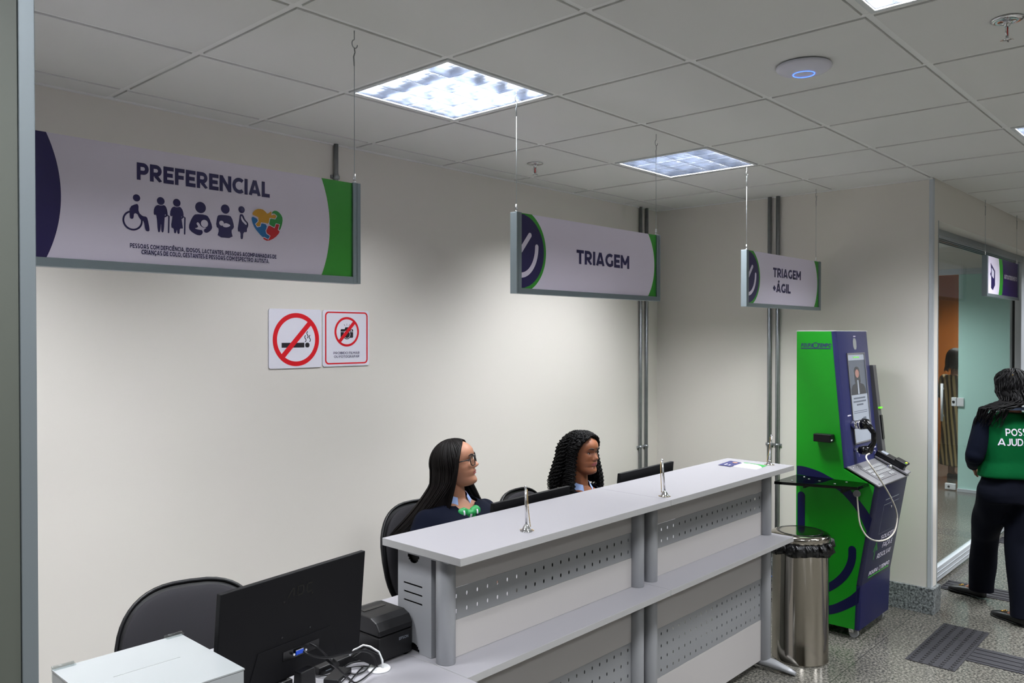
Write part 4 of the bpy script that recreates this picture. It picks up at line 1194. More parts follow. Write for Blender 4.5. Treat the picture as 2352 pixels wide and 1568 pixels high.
# ================================================================== BIN
t = thing('steel_bin', 'tall polished steel bin with a black bag and swing lid', 'bin', (2.998, -1.548, 0))
g = G(); g.lathe([(.146, 0), (.150, .003), (.150, .008), (.148, .012), (.148, .655), (.150, .66)], (0, 0, 0), 64); g.build('body', 'steel', t)
g = G(); n = 96; vs = []; fs = []
random.seed(3)
rows = [(.655, .151, .0), (.635, .160, .004), (.604, .170, .011), (.588, .163, .008), (.620, .152, .003)]
for i, (z, r, am) in enumerate(rows):
    for k in range(n):
        a_ = 2 * pi * k / n
        w_ = noise.noise(Vector((cos(a_) * 5, sin(a_) * 5, i * .6))) + .6 * sin(k * 1.3 + i)
        vs.append(((r + am * w_ * 1.6) * cos(a_), (r + am * w_ * 1.6) * sin(a_), z + am * 2.6 * noise.noise(Vector((cos(a_) * 4, sin(a_) * 4, 9 + i)))))
for i in range(len(rows) - 1):
    for k in range(n): fs.append((i * n + k, i * n + (k + 1) % n, (i + 1) * n + (k + 1) % n, (i + 1) * n + k))
g.add(vs, fs, 0, True)
for k in range(26):     # crumpled tucks
    a_ = random.uniform(0, 2 * pi); g.tube([(.158 * cos(a_), .158 * sin(a_), .65), (.168 * cos(a_ + .05), .168 * sin(a_ + .05), .63), (.160 * cos(a_ + .12), .160 * sin(a_ + .12), .608)], [.004, .010, .003], 6)
g.tube([(.160, -.06, .645), (.190, -.10, .622), (.178, -.12, .596)], [.012, .020, .007], 7)
g.build('bin_bag', 'bag', t)
g = G(); g.lathe([(.153, .654), (.157, .657), (.157, .680), (.154, .685), (.148, .690), (.134, .696), (.122, .697)], (0, 0, 0), 64); g.build('lid_ring', 'steel', t)
g = G(); g.lathe([(.122, .6965), (.118, .700), (.108, .697), (.06, .686), (0, .682)], (0, 0, 0), 48); g.build('swing_flap', 'black_gloss', t)

# ================================================================== SELF-SERVICE KIOSK
KX, KW = 3.45, .525
t = thing('self_service_kiosk', 'tall green and navy self-service kiosk with handset and keypad', 'self-service machine')
KY0 = -1.328
FT = (-1.563, 1.80); FB = (-1.640, 1.000); SF = (-1.814, .912); WN = (-1.715, .322); BT = (-1.705, .060)
prof = [(KY0, .060), BT, WN, SF, FB, FT, (KY0, 1.80)]
B_ = .030
# green body: full depth, but the front edge is set back where the navy front wraps round
inner = [(KY0, .060), (BT[0] + .0, BT[1]), WN, SF, FB, FT, (KY0, 1.80)]
g = G(); back = [(p[0] + (0 if i in (0, 6) else .012), p[1]) for i, p in enumerate(prof)]
back = [(KY0, .0605), (BT[0] + .024, .0605), (WN[0] + .024, WN[1]), (SF[0] + .024, SF[1] - .006), (FB[0] + .024, FB[1] - .008), (FT[0] + .024, 1.7995), (KY0, 1.7995)]
g.prism(back, lambda p, t_: (t_, p[0], p[1]), KX, KX + KW); g.build('cabinet', 'kgreen', t, bevel=.0015)


def wrap(p0, p1, name, m_, th=.012, r=.02):
    """front skin between two profile points with rounded vertical corners"""
    g = G(); vs = []; fs = []
    xs = []
    for k in range(7): a_ = radians(90 * k / 6); xs.append((KX - .001 + r * (1 - cos(a_)), th + .012 - (th + .012) * sin(a_)))
    sec = xs + [(KX + KW + .001 - (x - KX + .001), d_) for x, d_ in reversed(xs)]
    dv = Vector((0, p1[0] - p0[0], p1[1] - p0[1])).normalized(); nrm = Vector((0, dv.z, -dv.y))
    if nrm.y < 0: nrm = -nrm              # into the body
    for p in (p0, p1):
        for x, d_ in sec: vs.append(Vector((x, p[0], p[1])) + nrm * d_)
    n = len(sec)
    fs = [(i, i + 1, n + i + 1, n + i) for i in range(n - 1)]
    g.add(vs, fs, 0, True)
    o = g.build(name, m_, t)
    return o
wrap(FB, FT, 'screen_fascia', 'kfront'); wrap(SF, WN, 'lower_fascia', mat('kiosk_dark_navy', (22, 25, 58), .36)); wrap(WN, BT, 'foot_fascia', 'knavy')
g = G(); g.box((KX - .001, KY0, 1.7995), (KX + KW + .001, FT[0] - .001, 1.803)); g.build('top_cap', 'white_plastic', t)
# keypad shelf
dvec = Vector((0, SF[0] - FB[0], SF[1] - FB[1])).normalized(); nup = Vector((0, -dvec.z, dvec.y))
if nup.z < 0: nup = -nup
SL = sqrt((SF[0] - FB[0]) ** 2 + (SF[1] - FB[1]) ** 2)
def kp(x, s_, l): return Vector((KX + x, FB[0], FB[1])) + dvec * s_ + nup * l
g = G(); P8 = []
g.obox(kp(KW / 2, SL / 2 - .002, .0), (KW / 2 + .001, 0, 0), dvec * (SL / 2 + .006), nup * .006); ks = g.build('keypad_shelf', 'kgrey', t, bevel=.004, seg=3)
g = G(); g.obox(kp(.235, SL * .52, .0085), (.15, 0, 0), dvec * .062, nup * .0028); kb = g.build('keypad', 'kgrey', ks, bevel=.0015)
g = G()
for i in range(11):
    for k in range(4): 
        if k == 3 and 3 < i < 8: continue
        g.obox(kp(.105 + i * .026, SL * .52 - .044 + k * .029, .0135), (.0105, 0, 0), dvec * .0105, nup * .0025)
g.build('keys', 'caster', kb, bevel=.0012)['kind'] = 'stuff'
g = G(); g.ball(kp(.425, SL * .52, .012), .019, 20, 12); g.build('trackball', 'chrome', ks)
g = G()
for x, s_ in ((.02, .018), (.02, SL - .012), (KW - .02, .018), (KW - .02, SL - .012), (.08, .02)): g.ball(kp(x, s_, .008), .005, 10, 6)
g.build('shelf_screws', 'chrome', ks)

# things on the screen fascia
fu = Vector((0, FT[0] - FB[0], FT[1] - FB[1])).normalized(); FL = sqrt((FT[0] - FB[0]) ** 2 + (FT[1] - FB[1]) ** 2)
fn_ = Vector((0, -fu.z, fu.y))
if fn_.y > 0: fn_ = -fn_
def kf(x, s_, l): return Vector((KX + x, FB[0], FB[1])) + fu * s_ + fn_ * (.0008 + l * .0005)
def fpx(u, v):       # fascia coordinates of a picture position
    p = hit(u, v, (KX, FB[0], FB[1]), fn_); d_ = p - Vector((KX, FB[0], FB[1])); return (d_.x, d_.dot(fu))
def kpoly(name, pts, m_, lift, parent=None):
    F = Flat(kf); F.poly([fpx(*p) for p in pts], 0, lift); return F.build(name, m_, parent or t)
kcrop = lambda a_, b_: (1820 + a_ / 4.127, 750 + b_ / 4.127)
s0 = fpx(*kcrop(518, 268)); s1 = fpx(*kcrop(672, 252)); s2 = fpx(*kcrop(745, 1058)); s3 = fpx(*kcrop(590, 1108))
X0, X1, S0, S1 = (s0[0] + s3[0]) / 2, (s1[0] + s2[0]) / 2, (s2[1] + s3[1]) / 2, (s0[1] + s1[1]) / 2
print('KSCREEN', s0, s1, s2, s3)
g = G()
for (a_, b_, c_, d_) in ((X0 - .008, X0, S0 - .008, S1 + .008), (X1, X1 + .010, S0 - .008, S1 + .008), (X0, X1, S1, S1 + .008), (X0, X1, S0 - .008, S0)):
    g.add([kf(a_, c_, 0), kf(b_, c_, 0), kf(b_, d_, 0), kf(a_, d_, 0), kf(a_, c_, 12), kf(b_, c_, 12), kf(b_, d_, 12), kf(a_, d_, 12)], [(0, 3, 2, 1), (4, 5, 6, 7), (0, 1, 5, 4), (1, 2, 6, 5), (2, 3, 7, 6), (3, 0, 4, 7)])
bz_ = g.build('screen_bezel', 'kgrey', t)
F = Flat(kf); F.poly([(X0, S0), (X1, S0), (X1, S1), (X0, S1)], 0, 1); scr = F.build('screen', 'screen_w', t)
W_, L_ = X1 - X0, S1 - S0
F = Flat(kf); F.poly([(X0, S0 + L_ * .535), (X1, S0 + L_ * .535), (X1, S0 + L_ * .93), (X0, S0 + L_ * .93)], 0, 2); F.build('portrait_background', 'screen_g', scr)
F = Flat(kf); sc = lambda a_, b_: (X0 + W_ * a_, S0 + L_ * b_)
F.disc(sc(.48, .80), W_ * .17, 0, 3, 28, L_ * .055); F.poly(smooth_poly([sc(.32, .64), sc(.31, .80), sc(.65, .80), sc(.66, .64)], 1), 0, 3)
F.poly([sc(.06, .535), sc(.08, .60), sc(.16, .645), sc(.34, .665), sc(.62, .665), sc(.82, .645), sc(.91, .60), sc(.94, .535)], 0, 3)
F.build('portrait_hair', 'screen_d', scr)
F = Flat(kf); F.disc(sc(.48, .775), W_ * .115, 0, 4, 24, L_ * .048); F.build('portrait_face', 'screen_s', scr)
F = Flat(kf); F.poly([sc(.44, .54), sc(.54, .54), sc(.52, .70), sc(.46, .70)], 0, 4); F.build('portrait_shirt', 'screen_w', scr)
F = Flat(kf)
for b_, a0, a1 in ((.485, .15, .85), (.447, .12, .88), (.41, .3, .7)): F.poly([sc(a0, b_), sc(a1, b_), sc(a1, b_ + .018), sc(a0, b_ + .018)], 0, 3)
for b_ in (.345, .325): F.poly([sc(.1, b_), sc(.9, b_), sc(.9, b_ + .006), sc(.1, b_ + .006)], 0, 3)
F.poly([sc(.62, .20), sc(.8, .20), sc(.8, .27), sc(.62, .27)], 0, 3)
F.build('screen_text_lines', 'screen_g', scr)
F = Flat(kf); F.text('+ÁGIL', X0 + W_ * .3, X0 + W_ * .72, S0 + L_ * .955, S0 + L_ * .972, 0, 3); F.build('screen_heading', 'led_green', scr)
# camera slot at the top
a1_ = fpx(*kcrop(568, 110)); a2_ = fpx(*kcrop(610, 215)); kk = Flat(kf); x0_, x1_, s0_, s1_ = a1_[0], a2_[0], a2_[1], a1_[1]
kk.poly(smooth_poly([(x0_, s0_), (x1_, s0_), (x1_, s1_), (x0_, s1_)], 1), 0, 1); kk.build('camera_window', 'acrylic_white', t)
kk = Flat(kf); kk.poly([(x0_ - .012, s0_ - .01), (x1_ + .012, s0_ - .01), (x1_ + .012, s1_ + .01), (x0_ - .012, s1_ + .01)], 0, .2); kk.build('camera_frame', 'kfront', t)
kk = Flat(kf)
for (u, v, l_) in ((522, 852, 30), (763, 1150, 28)):
    q = fpx(*kcrop(u, v)); kk.poly([(q[0], q[1]), (q[0] + .055, q[1]), (q[0] + .055, q[1] + .008), (q[0], q[1] + .008)], 0, 1)
q = fpx(*kcrop(585, 96)); kk.poly([(q[0] - .02, q[1]), (q[0] + .02, q[1]), (q[0] + .02, q[1] + .006), (q[0] - .02, q[1] + .006)], 0, 1)
q = fpx(*kcrop(632, 1222)); kk.stroke([(q[0] - .006, q[1] + .008), (q[0], q[1] + .013), (q[0] + .006, q[1] + .006), (q[0], q[1] - .004)], .003, 0, 1)
q = fpx(*kcrop(780, 1190)); kk.stroke([(q[0] - .012, q[1] + .012), (q[0] + .010, q[1] + .012), (q[0] + .010, q[1] - .010), (q[0] - .004, q[1] - .010)], .004, 0, 1)
kk.build('small_captions', 'white_print', t)

# handset with cradle and cord
q = fpx(*kcrop(560, 930)); q2 = fpx(*kcrop(655, 1150))
def kq(x, s_, l): return Vector((KX + x, FB[0], FB[1])) + fu * s_ + fn_ * l
hx, hs, hs2 = q[0] + .005, q[1], q2[1]
print('HANDSET', q, q2)
hc = bpy.data.objects.new('handset', None); COL.objects.link(hc); hc.parent = t
g = G(); g.tube([kq(hx, hs, .0), kq(hx, hs, .045)], .026, 20); g.tube([kq(hx, hs, .045), kq(hx, hs, .055)], .030, 20); g.build('cradle', 'chrome', hc)
g = G(); ln = hs - hs2
pts = [kq(hx, hs + .018, .062), kq(hx, hs + .012, .085), kq(hx, hs - .02, .105), kq(hx, hs - ln * .35, .122), kq(hx, hs - ln * .7, .118), kq(hx, hs2 + .02, .098), kq(hx, hs2 - .01, .085)]
g.tube(pts, [.022, .024, .017, .0145, .0145, .018, .022], 14)
g.tube([kq(hx, hs, .056), kq(hx, hs, .095)], [.030, .026], 20); g.tube([kq(hx, hs2, .030), kq(hx, hs2, .055), kq(hx, hs2, .095)], [.020, .028, .024], 20)
g.build('grip', 'black_gloss', hc)
g = G(); g.tube([kq(hx, hs2, .0), kq(hx, hs2, .032)], .012, 12); g.build('lower_rest', 'chrome', hc)
wpos = [kq(hx + .015, hs2 - .02, .085), tuple(at(1990, 1052, 'y', -1.78)), tuple(at(2018, 1095, 'y', -1.84)), tuple(at(2045, 1140, 'y', -1.86)), tuple(at(2060, 1180, 'y', -1.86)), tuple(at(2056, 1216, 'y', -1.86)), tuple(at(2040, 1236, 'y', -1.85)),
        tuple(at(2015, 1242, 'y', -1.83)), tuple(at(1992, 1232, 'x', 3.43)), tuple(at(1976, 1205, 'x', 3.43)), tuple(at(1971, 1170, 'x', 3.435)), tuple(at(1969, 1140, 'x', 3.438))]
g, out = cable('', wpos, .0045); g.build('cord', 'cable_white', hc)
c_ = at(1969, 1133, 'x', KX); g = G(); g.tube([(KX, c_.y, c_.z), (KX - .012, c_.y, c_.z)], .020, 24); g.build('cord_mount', 'kgrey', t)

# green side: print
ks_ = lambda y, z, l: (KX - .0006 - l * .0004, y, z)
def sp(u, v): p = at(u, v, 'x', KX); return (p.y, p.z)
clock = [sp(*q) for q in ()]
c4 = lambda a_, b_: (1750 + a_ / 3.2125, 1080 + b_ / 3.2125)     # second crop
c5 = lambda a_, b_: (1900 + a_ / 5.225, 1060 + b_ / 5.225)
F = Flat(ks_)
outer = [(1830.5, 1069), (1845, 1070.5), (1865, 1076), (1888, 1085), (1908, 1096), (1940, 1112), (1968, 1142), (1990, 1170), (2003, 1192)]
inner_ = [(1830.5, 1089), (1840, 1090), (1856, 1093), (1876, 1101), (1895, 1112), (1925, 1125), (1952, 1152), (1973, 1182), (1993.5, 1228)]
def densify(pts, k=5):
    P_ = [Vector((p[0], p[1], 0)) for p in pts]; out = []
    for i in range(len(P_) - 1):
        p0 = P_[max(0, i - 1)]; p1 = P_[i]; p2 = P_[i + 1]; p3 = P_[min(len(P_) - 1, i + 2)]
        for j_ in range(k):
            s_ = j_ / k; v = .5 * ((2 * p1) + (p2 - p0) * s_ + (2 * p0 - 5 * p1 + 4 * p2 - p3) * s_ ** 2 + (3 * p1 - p0 - 3 * p2 + p3) * s_ ** 3); out.append((v.x, v.y))
    return out + [pts[-1]]
F.band([sp(*p) for p in densify(outer)], [sp(*p) for p in densify(inner_)], 0, 0)
F.build('ring_print', 'knavy', t)
F = Flat(ks_)
lo_o = [(1972.5, 1384), (1960, 1392), (1945, 1399), (1930, 1405), (1913, 1409.5), (1890, 1412), (1860, 1410), (1832, 1400)]
lo_i = [(1975.8, 1347), (1964, 1359), (1950, 1370), (1932, 1380), (1913, 1388), (1890, 1391), (1860, 1389), (1832, 1378)]
F.band([sp(*p) for p in densify(lo_o)], [sp(*p) for p in densify(lo_i)], 0, 0); F.build('lower_ring_print', 'knavy', t)
F = Flat(ks_)
ha = [sp(1840.5, 1137), sp(1840.5, 1230)]
F.stroke([(ha[0][0], ha[0][1]), (ha[0][0], ha[1][1])], sp(1832, 1160)[0] - sp(1849, 1160)[0], 0, 1); F.build('clock_hand_print', 'knavy', t)
F = Flat(ks_); cw = sp(1948, 1260)[0] - sp(1967, 1260)[0]
F.stroke([sp(*p) for p in densify([(1957.5, 1262), (1957, 1282), (1951, 1302), (1940, 1320), (1926, 1334), (1910, 1345), (1890, 1354), (1865, 1357)])], cw * .95, 0, 1); F.build('smile_print', 'knavy', t)
yA = sp(1840, 790)[0]; yB = sp(1909, 790)[0]
zb_ = sp(1875, 797)[1]; zt_ = sp(1875, 788)[1]
LF = lambda y, z, l: (KX - .0006 - l * .0004, yA - y, z)
F = Flat(LF); wl = yA - yB
F.text('POUPA', 0, wl * .40, zb_, zt_, bold=.24, shear=.15); F.text('TEMPO', wl * .56, wl, zb_, zt_, bold=.24, shear=.15)
F.arc((wl * .49, (zb_ + zt_) / 2), (zt_ - zb_) * .55, (zt_ - zb_) * .75, 0, 360, 0, 0, 24); F.stroke([(wl * .49, (zb_ + zt_) / 2 + .008), (wl * .49, (zb_ + zt_) / 2), (wl * .505, (zb_ + zt_) / 2 - .003)], .003)
F.poly([(-.002, zb_ - .010), (wl, zb_ - .010), (wl * .98, zb_ - .004), (0, zb_ - .004)]); F.build('logo', 'kfront', t)
# small black box on the side
a_ = at(1880, 1000, 'x', KX)
g = G(); g.box((KX - .055, a_.y - .095, a_.z - .018 - .012), (KX, a_.y + .01, a_.z + .028 - .012)); bb = g.build('barcode_reader', 'black_plastic', t, bevel=.003)
g = G(); g.box((KX - .052, a_.y - .0965, a_.z - .020), (KX - .035, a_.y - .0945, a_.z - .012)); g.build('reader_window', 'white_plastic', bb)
# tinted side shelf
g = G(); zs = .925
g.prism(smooth_poly([(KX - .31, -1.33), (KX - .001, -1.33), (KX - .001, -1.755), (KX - .17, -1.755), (KX - .30, -1.37)], 0), lambda p, t_: (p[0], p[1], t_), zs - .004, zs); sh = g.build('side_shelf', 'smoked', t)
g = G(); g.prism([(KX - .31, -1.33), (KX - .30, -1.37), (KX - .17, -1.755), (KX - .17, -1.748), (KX - .295, -1.36)], lambda p, t_: (p[0], p[1], t_), zs - .016, zs + .0002)
g.box((KX - .17, -1.757, zs - .016), (KX - .001, -1.752, zs + .0002)); g.build('shelf_edge', 'black_gloss', sh)
g = G()
for x_, y_ in ((-.05, -1.40), (-.05, -1.65), (-.12, -1.52), (-.22, -1.40), (-.10, -1.45), (-.15, -1.62)): g.ball((KX + x_, y_, zs + .001), (.008, .008, .003), 10, 6)
g.build('shelf_bolts', 'chrome', sh)
g = G(); g.box((KX - .14, -1.44, zs - .05), (KX, -1.43, zs - .0065)); g.box((KX - .14, -1.66, zs - .05), (KX, -1.65, zs - .0065)); g.build('shelf_bracket', 'black_plastic', t)

# lower fascia print: text, door outline, slots, arrow, logo
lu = Vector((0, SF[0] - WN[0], SF[1] - WN[1])).normalized(); ln_ = Vector((0, -lu.z, lu.y))
if ln_.y > 0: ln_ = -ln_
def lf(x, s_, l): return Vector((KX + x, WN[0], WN[1])) + lu * s_ + ln_ * (.0008 + l * .0004)
def lpx(a_, b_):
    p = hit(*c5(a_, b_), (KX, WN[0], WN[1]), ln_); d_ = p - Vector((KX, WN[0], WN[1])); return (d_.x, d_.dot(lu))
F = Flat(lf)
for st, A_, B2, C_, sh_ in (('SOLICITE', (640, 930), (795, 858), (650, 872), .25), ('FAÇA E', (655, 1030), (770, 965), (665, 965), .25), ('RESOLVA!', (588, 1168), (748, 1072), (600, 1100), .25)):
    p0_ = lpx(*A_); p1_ = lpx(*B2); p2_ = lpx(*C_); h_ = p2_[1] - p0_[1]
    F.text(st, p0_[0], p1_[0], (p0_[1] + p1_[1]) / 2, (p0_[1] + p1_[1]) / 2 + h_ * .85, bold=.16, shear=sh_)
F.build('slogan', 'white_print', t)
F = Flat(lf); p0_ = lpx(492, 1372); p1_ = lpx(735, 1225); hh_ = (lpx(500, 1310)[1] - p0_[1]) * .8; zb2 = (p0_[1] + p1_[1]) / 2; wl2 = p1_[0] - p0_[0]
F.text('POUPA', p0_[0], p0_[0] + wl2 * .42, zb2, zb2 + hh_, bold=.23, shear=.2); F.text('TEMPO', p0_[0] + wl2 * .58, p1_[0], zb2, zb2 + hh_, bold=.23, shear=.2)
F.arc((p0_[0] + wl2 * .52, zb2 + hh_ * .5), hh_ * .45, hh_ * .6, 0, 360, 0, 0, 20); F.build('logo', 'white_print', t)
F = Flat(lf); F.poly([(p0_[0], zb2 - hh_ * .55), (p1_[0], zb2 - hh_ * .55), (p1_[0], zb2 - hh_ * .2), (p0_[0], zb2 - hh_ * .2)])
q0 = lpx(550, 1178); q1 = lpx(596, 965); F.stroke([q0, (q0[0] + .005, q1[1] - .02)], .007, 0, 0, False); F.stroke([(q0[0] - .025, q1[1] - .055), (q0[0] + .005, q1[1]), (q0[0] + .035, q1[1] - .055)], .009, 0, 0, False); F.build('green_arrow_and_bar', 'led_green' if False else 'green_print', t)
F = Flat(lf)
d0 = lpx(680, 530); d1 = lpx(860, 435); d2_ = lpx(615, 875); d3 = lpx(795, 775)
dx0, dx1, ds1, ds0 = (d0[0] + d2_[0]) / 2, (d1[0] + d3[0]) / 2, (d0[1] + d1[1]) / 2, (d2_[1] + d3[1]) / 2
print('KDOOR', d0, d1, d2_, d3)
F.stroke([(dx0, ds0), (dx0, ds1), (dx1, ds1)], .004, 0, 0, False); F.stroke([(dx0, ds0), (dx1, ds0)], .002, 0, 0, False)
e0 = lpx(700, 468); e1 = lpx(860, 380); F.stroke([(e0[0], (e0[1] + e1[1]) / 2), (e1[0], (e0[1] + e1[1]) / 2)], .006, 0, 0, False)
F.build('service_door_outline', 'grey_print', t)
g = G(); q = lpx(762, 532); g.tube([lf(q[0], q[1], 0), lf(q[0], q[1], 14)], .007, 12); g.build('service_door_lock', 'chrome', t)
# side module on the right: reader panel, card terminal
g = G(); rx0 = KX + KW + .001
g.add([(rx0, -1.60, 1.02), (rx0 + .055, -1.60, 1.02), (rx0 + .055, -1.665, 1.02), (rx0, -1.665, 1.02), (rx0, -1.575, 1.585), (rx0 + .055, -1.575, 1.585), (rx0 + .055, -1.60, 1.585), (rx0, -1.60, 1.585)], [(0, 1, 2, 3), (7, 6, 5, 4), (0, 4, 5, 1), (1, 5, 6, 2), (2, 6, 7, 3), (3, 7, 4, 0)])
sm_ = g.build('side_module', mat('module_grey', (84, 84, 86), .45), t, bevel=.002)
g = G(); g.add([(rx0 + .015, -1.648, 1.12), (rx0 + .045, -1.648, 1.12), (rx0 + .045, -1.660, 1.12), (rx0 + .015, -1.660, 1.12), (rx0 + .015, -1.630, 1.27), (rx0 + .045, -1.630, 1.27), (rx0 + .045, -1.645, 1.27), (rx0 + .015, -1.645, 1.27)], [(0, 1, 2, 3), (7, 6, 5, 4), (0, 4, 5, 1), (1, 5, 6, 2), (2, 6, 7, 3), (3, 7, 4, 0)]); g.build('card_slot', 'logo_black', sm_)
g = G(); g.box((rx0 + .002, -1.645, 1.312), (rx0 + .045, -1.632, 1.322)); g.build('indicator_light', 'led_green', sm_)
ty = -1.735; tz = .975
ct = bpy.data.objects.new('card_terminal', None); COL.objects.link(ct); ct.parent = t
tdir = Vector((.05, -.86, -.42)).normalized(); tn = Vector((0, -.42, .86)).normalized(); tx_ = tdir.cross(tn).normalized()
tc_ = Vector((KX + KW - .035, -1.725, 1.005))
g = G(); g.obox(tc_, tx_ * .036, tdir * .090, tn * .016); g.obox(tc_ + tdir * .060 + tn * .018, tx_ * .037, tdir * .038, tn * .008); g.build('case', 'black_plastic', ct, bevel=.006, seg=3)
g = G(); g.obox(tc_ - tdir * .05 + tn * .0165, tx_ * .025, tdir * .02, tn * .0008); g.build('display', 'screen_w', ct)
g = G(); g.obox(tc_ + tdir * .085 + tn * .0265, tx_ * .007, tdir * .005, tn * .001); g.build('yellow_key', 'led_yellow', ct)
g = G(); g.obox(tc_ + tdir * .085 + tn * .0265 + tx_ * .018, tx_ * .006, tdir * .005, tn * .001); g.build('green_key', 'led_green', ct)
g = G(); g.obox(tc_ - tn * .025 + tdir * .02, tx_ * .042, tdir * .105, tn * .006); g.build('terminal_tray', 'kgrey', ct, bevel=.003)
# casters
for (x_, y_) in ((KX + .05, BT[0] + .045), (KX + KW - .05, BT[0] + .045), (KX + .05, KY0 - .05), (KX + KW - .05, KY0 - .05)):
    cs = bpy.data.objects.new('caster', None); COL.objects.link(cs); cs.parent = t
    g = G(); g.tube([(x_ - .011, y_, .026), (x_ + .011, y_, .026)], .026, 24); g.build('wheel', 'caster', cs)
    g = G(); g.box((x_ - .018, y_ - .004, .030), (x_ - .013, y_ + .024, .058)); g.box((x_ + .013, y_ - .004, .030), (x_ + .018, y_ + .024, .058)); g.box((x_ - .022, y_ - .02, .054), (x_ + .022, y_ + .026, .0605)); g.build('fork', 'chrome', cs)

# ================================================================== OFFICE CHAIRS
def office_chair(label, loc, rz, lean=.10, zt=1.02):
    """seat 0.47 high; forward is +Y, backrest at -Y"""
    t = thing('office_chair', label, 'office chair', loc, rz, 'black office chairs behind the counter')
    g = G()
    def pad(cx, cy, cz, hx, hy, th, fn, n=2.8, m=14, k=40):
        vs = []; fs = []
        for i in range(m + 1):
            ph = -pi / 2 + pi * i / m; rr_ = max(.0, cos(ph)) ** .55; zz = sin(ph) * th
            for j in range(k):
                a = 2 * pi * j / k; c_, s_ = cos(a), sin(a)
                x = (abs(c_) ** (2 / n)) * (1 if c_ > 0 else -1) * hx * rr_; y = (abs(s_) ** (2 / n)) * (1 if s_ > 0 else -1) * hy * rr_
                vs.append(fn(x, y, zz))
        for i in range(m):
            for j in range(k): fs.append((i * k + j, i * k + (j + 1) % k, (i + 1) * k + (j + 1) % k, (i + 1) * k + j))
        return vs, fs
    g = G(); vs, fs = pad(0, 0, 0, .245, .235, .036, lambda x, y, z: (x, y + .02, .455 + z - .10 * max(0, y - .12) ** 1.3)); g.add(vs, fs, 0, True); g.build('seat', 'fabric', t)
    g = G(); vs, fs = pad(0, 0, 0, .235, .225, .016, lambda x, y, z: (x, y + .02, .412 + z)); g.add(vs, fs, 0, True); g.build('seat_shell', 'shell', t)
    zc = zt - .24; hy = .24
    def bk(x, y, z, dz=0):          # y runs up, z is thickness; curved sideways and leaning back
        wv = 1 - .10 * max(0, y / hy) ** 2 - .06 * max(0, -y / hy) ** 2
        return (x * wv, -.235 - lean * (y / hy) * .6 + .38 * x * x + .03 * (y / hy) ** 2 * 0 + z + dz, zc + y)
    g = G(); vs, fs = pad(0, 0, 0, .230, .226, .024, lambda x, y, z: bk(x, y, z, .022), n=3.0); g.add(vs, fs, 0, True); g.build('backrest', 'fabric', t)
    g = G(); vs, fs = pad(0, 0, 0, .244, .240, .020, lambda x, y, z: bk(x, y, z, -.006), n=3.0); g.add(vs, fs, 0, True); g.build('back_shell', 'shell', t)
    g = G(); g.tube([bk(.243 * sgnpow(cos(a), .667), .240 * sgnpow(sin(a), .667), 0, .006) for a in [2 * pi * k / 48 for k in range(49)]], .0065, 8, cap=False); g.build('back_piping', 'black_plastic', t)
    g = G(); g.tube([(0, .0, .39), (0, -.16, .385), (0, -.27, .42), (0, -.285, .55), (0, -.262, .66)], [.02, .022, .024, .022, .018], 10, sx=1.6); g.build('back_bracket', 'shell', t)
    g = G(); g.tube([(0, 0, .40), (0, 0, .26)], .014, 14); g.tube([(0, 0, .28), (0, 0, .08)], .025, 16); g.build('gas_column', 'black_plastic', t)
    for k in range(5):
        a = 2 * pi * k / 5 + .3
        g = G(); g.tube([(.03 * cos(a), .03 * sin(a), .11), (.17 * cos(a), .17 * sin(a), .095), (.29 * cos(a), .29 * sin(a), .075)], [.024, .019, .013], 10); lg = g.build('base_arm', 'shell', t)
        g = G(); x_, y_ = .285 * cos(a), .285 * sin(a)
        for s_ in (-1, 1): g.tube([(x_ + s_ * .006 * -sin(a), y_ + s_ * .006 * cos(a), .027), (x_ + s_ * .022 * -sin(a), y_ + s_ * .022 * cos(a), .027)], .026, 16)
        g.tube([(x_, y_, .03), (x_, y_, .075)], .007, 8); g.build('caster', 'black_plastic', lg)
    return t


def sgnpow(v, p): return (abs(v) ** p) * (1 if v >= 0 else -1)


PX1, PX2 = Vector((1.22, -.655, 0)), Vector((2.085, -.655, 0))
office_chair('black office chair holding the woman with glasses', (1.215, -.655, 0), radians(180), zt=.965)
office_chair('black office chair holding the curly-haired woman', (2.01, -.645, 0), radians(180 + 8), zt=.915)
q = CAM + ray(441, 1400) * 2.85
fw_ = Vector((CAM.x - q.x, CAM.y - q.y, 0)).normalized(); fw_ = Matrix.Rotation(radians(8), 3, 'Z') @ fw_
o_ = Vector((q.x, q.y, 0)) + fw_ * .235
office_chair('empty black office chair behind the white box and big monitor', (o_.x, o_.y, 0), math.atan2(-fw_.x, fw_.y), zt=.902)

# ================================================================== PEOPLE
def ci(z, T):
    xs = [p[0] for p in T]; ys = [p[1] for p in T]
    if z <= xs[0]: return ys[0]
    if z >= xs[-1]: return ys[-1]
    for i in range(len(xs) - 1):
        if z <= xs[i + 1]: break
    x0, x1 = xs[i], xs[i + 1]; h = x1 - x0; s_ = (z - x0) / h
    m0 = (ys[i + 1] - ys[i - 1]) / (xs[i + 1] - xs[i - 1]) if i > 0 else (ys[1] - ys[0]) / (xs[1] - xs[0])
    m1 = (ys[i + 2] - ys[i]) / (xs[i + 2] - xs[i]) if i + 2 < len(xs) else (ys[i + 1] - ys[i]) / h
    return (2 * s_ ** 3 - 3 * s_ ** 2 + 1) * ys[i] + (s_ ** 3 - 2 * s_ ** 2 + s_) * h * m0 + (-2 * s_ ** 3 + 3 * s_ ** 2) * ys[i + 1] + (s_ ** 3 - s_ ** 2) * h * m1


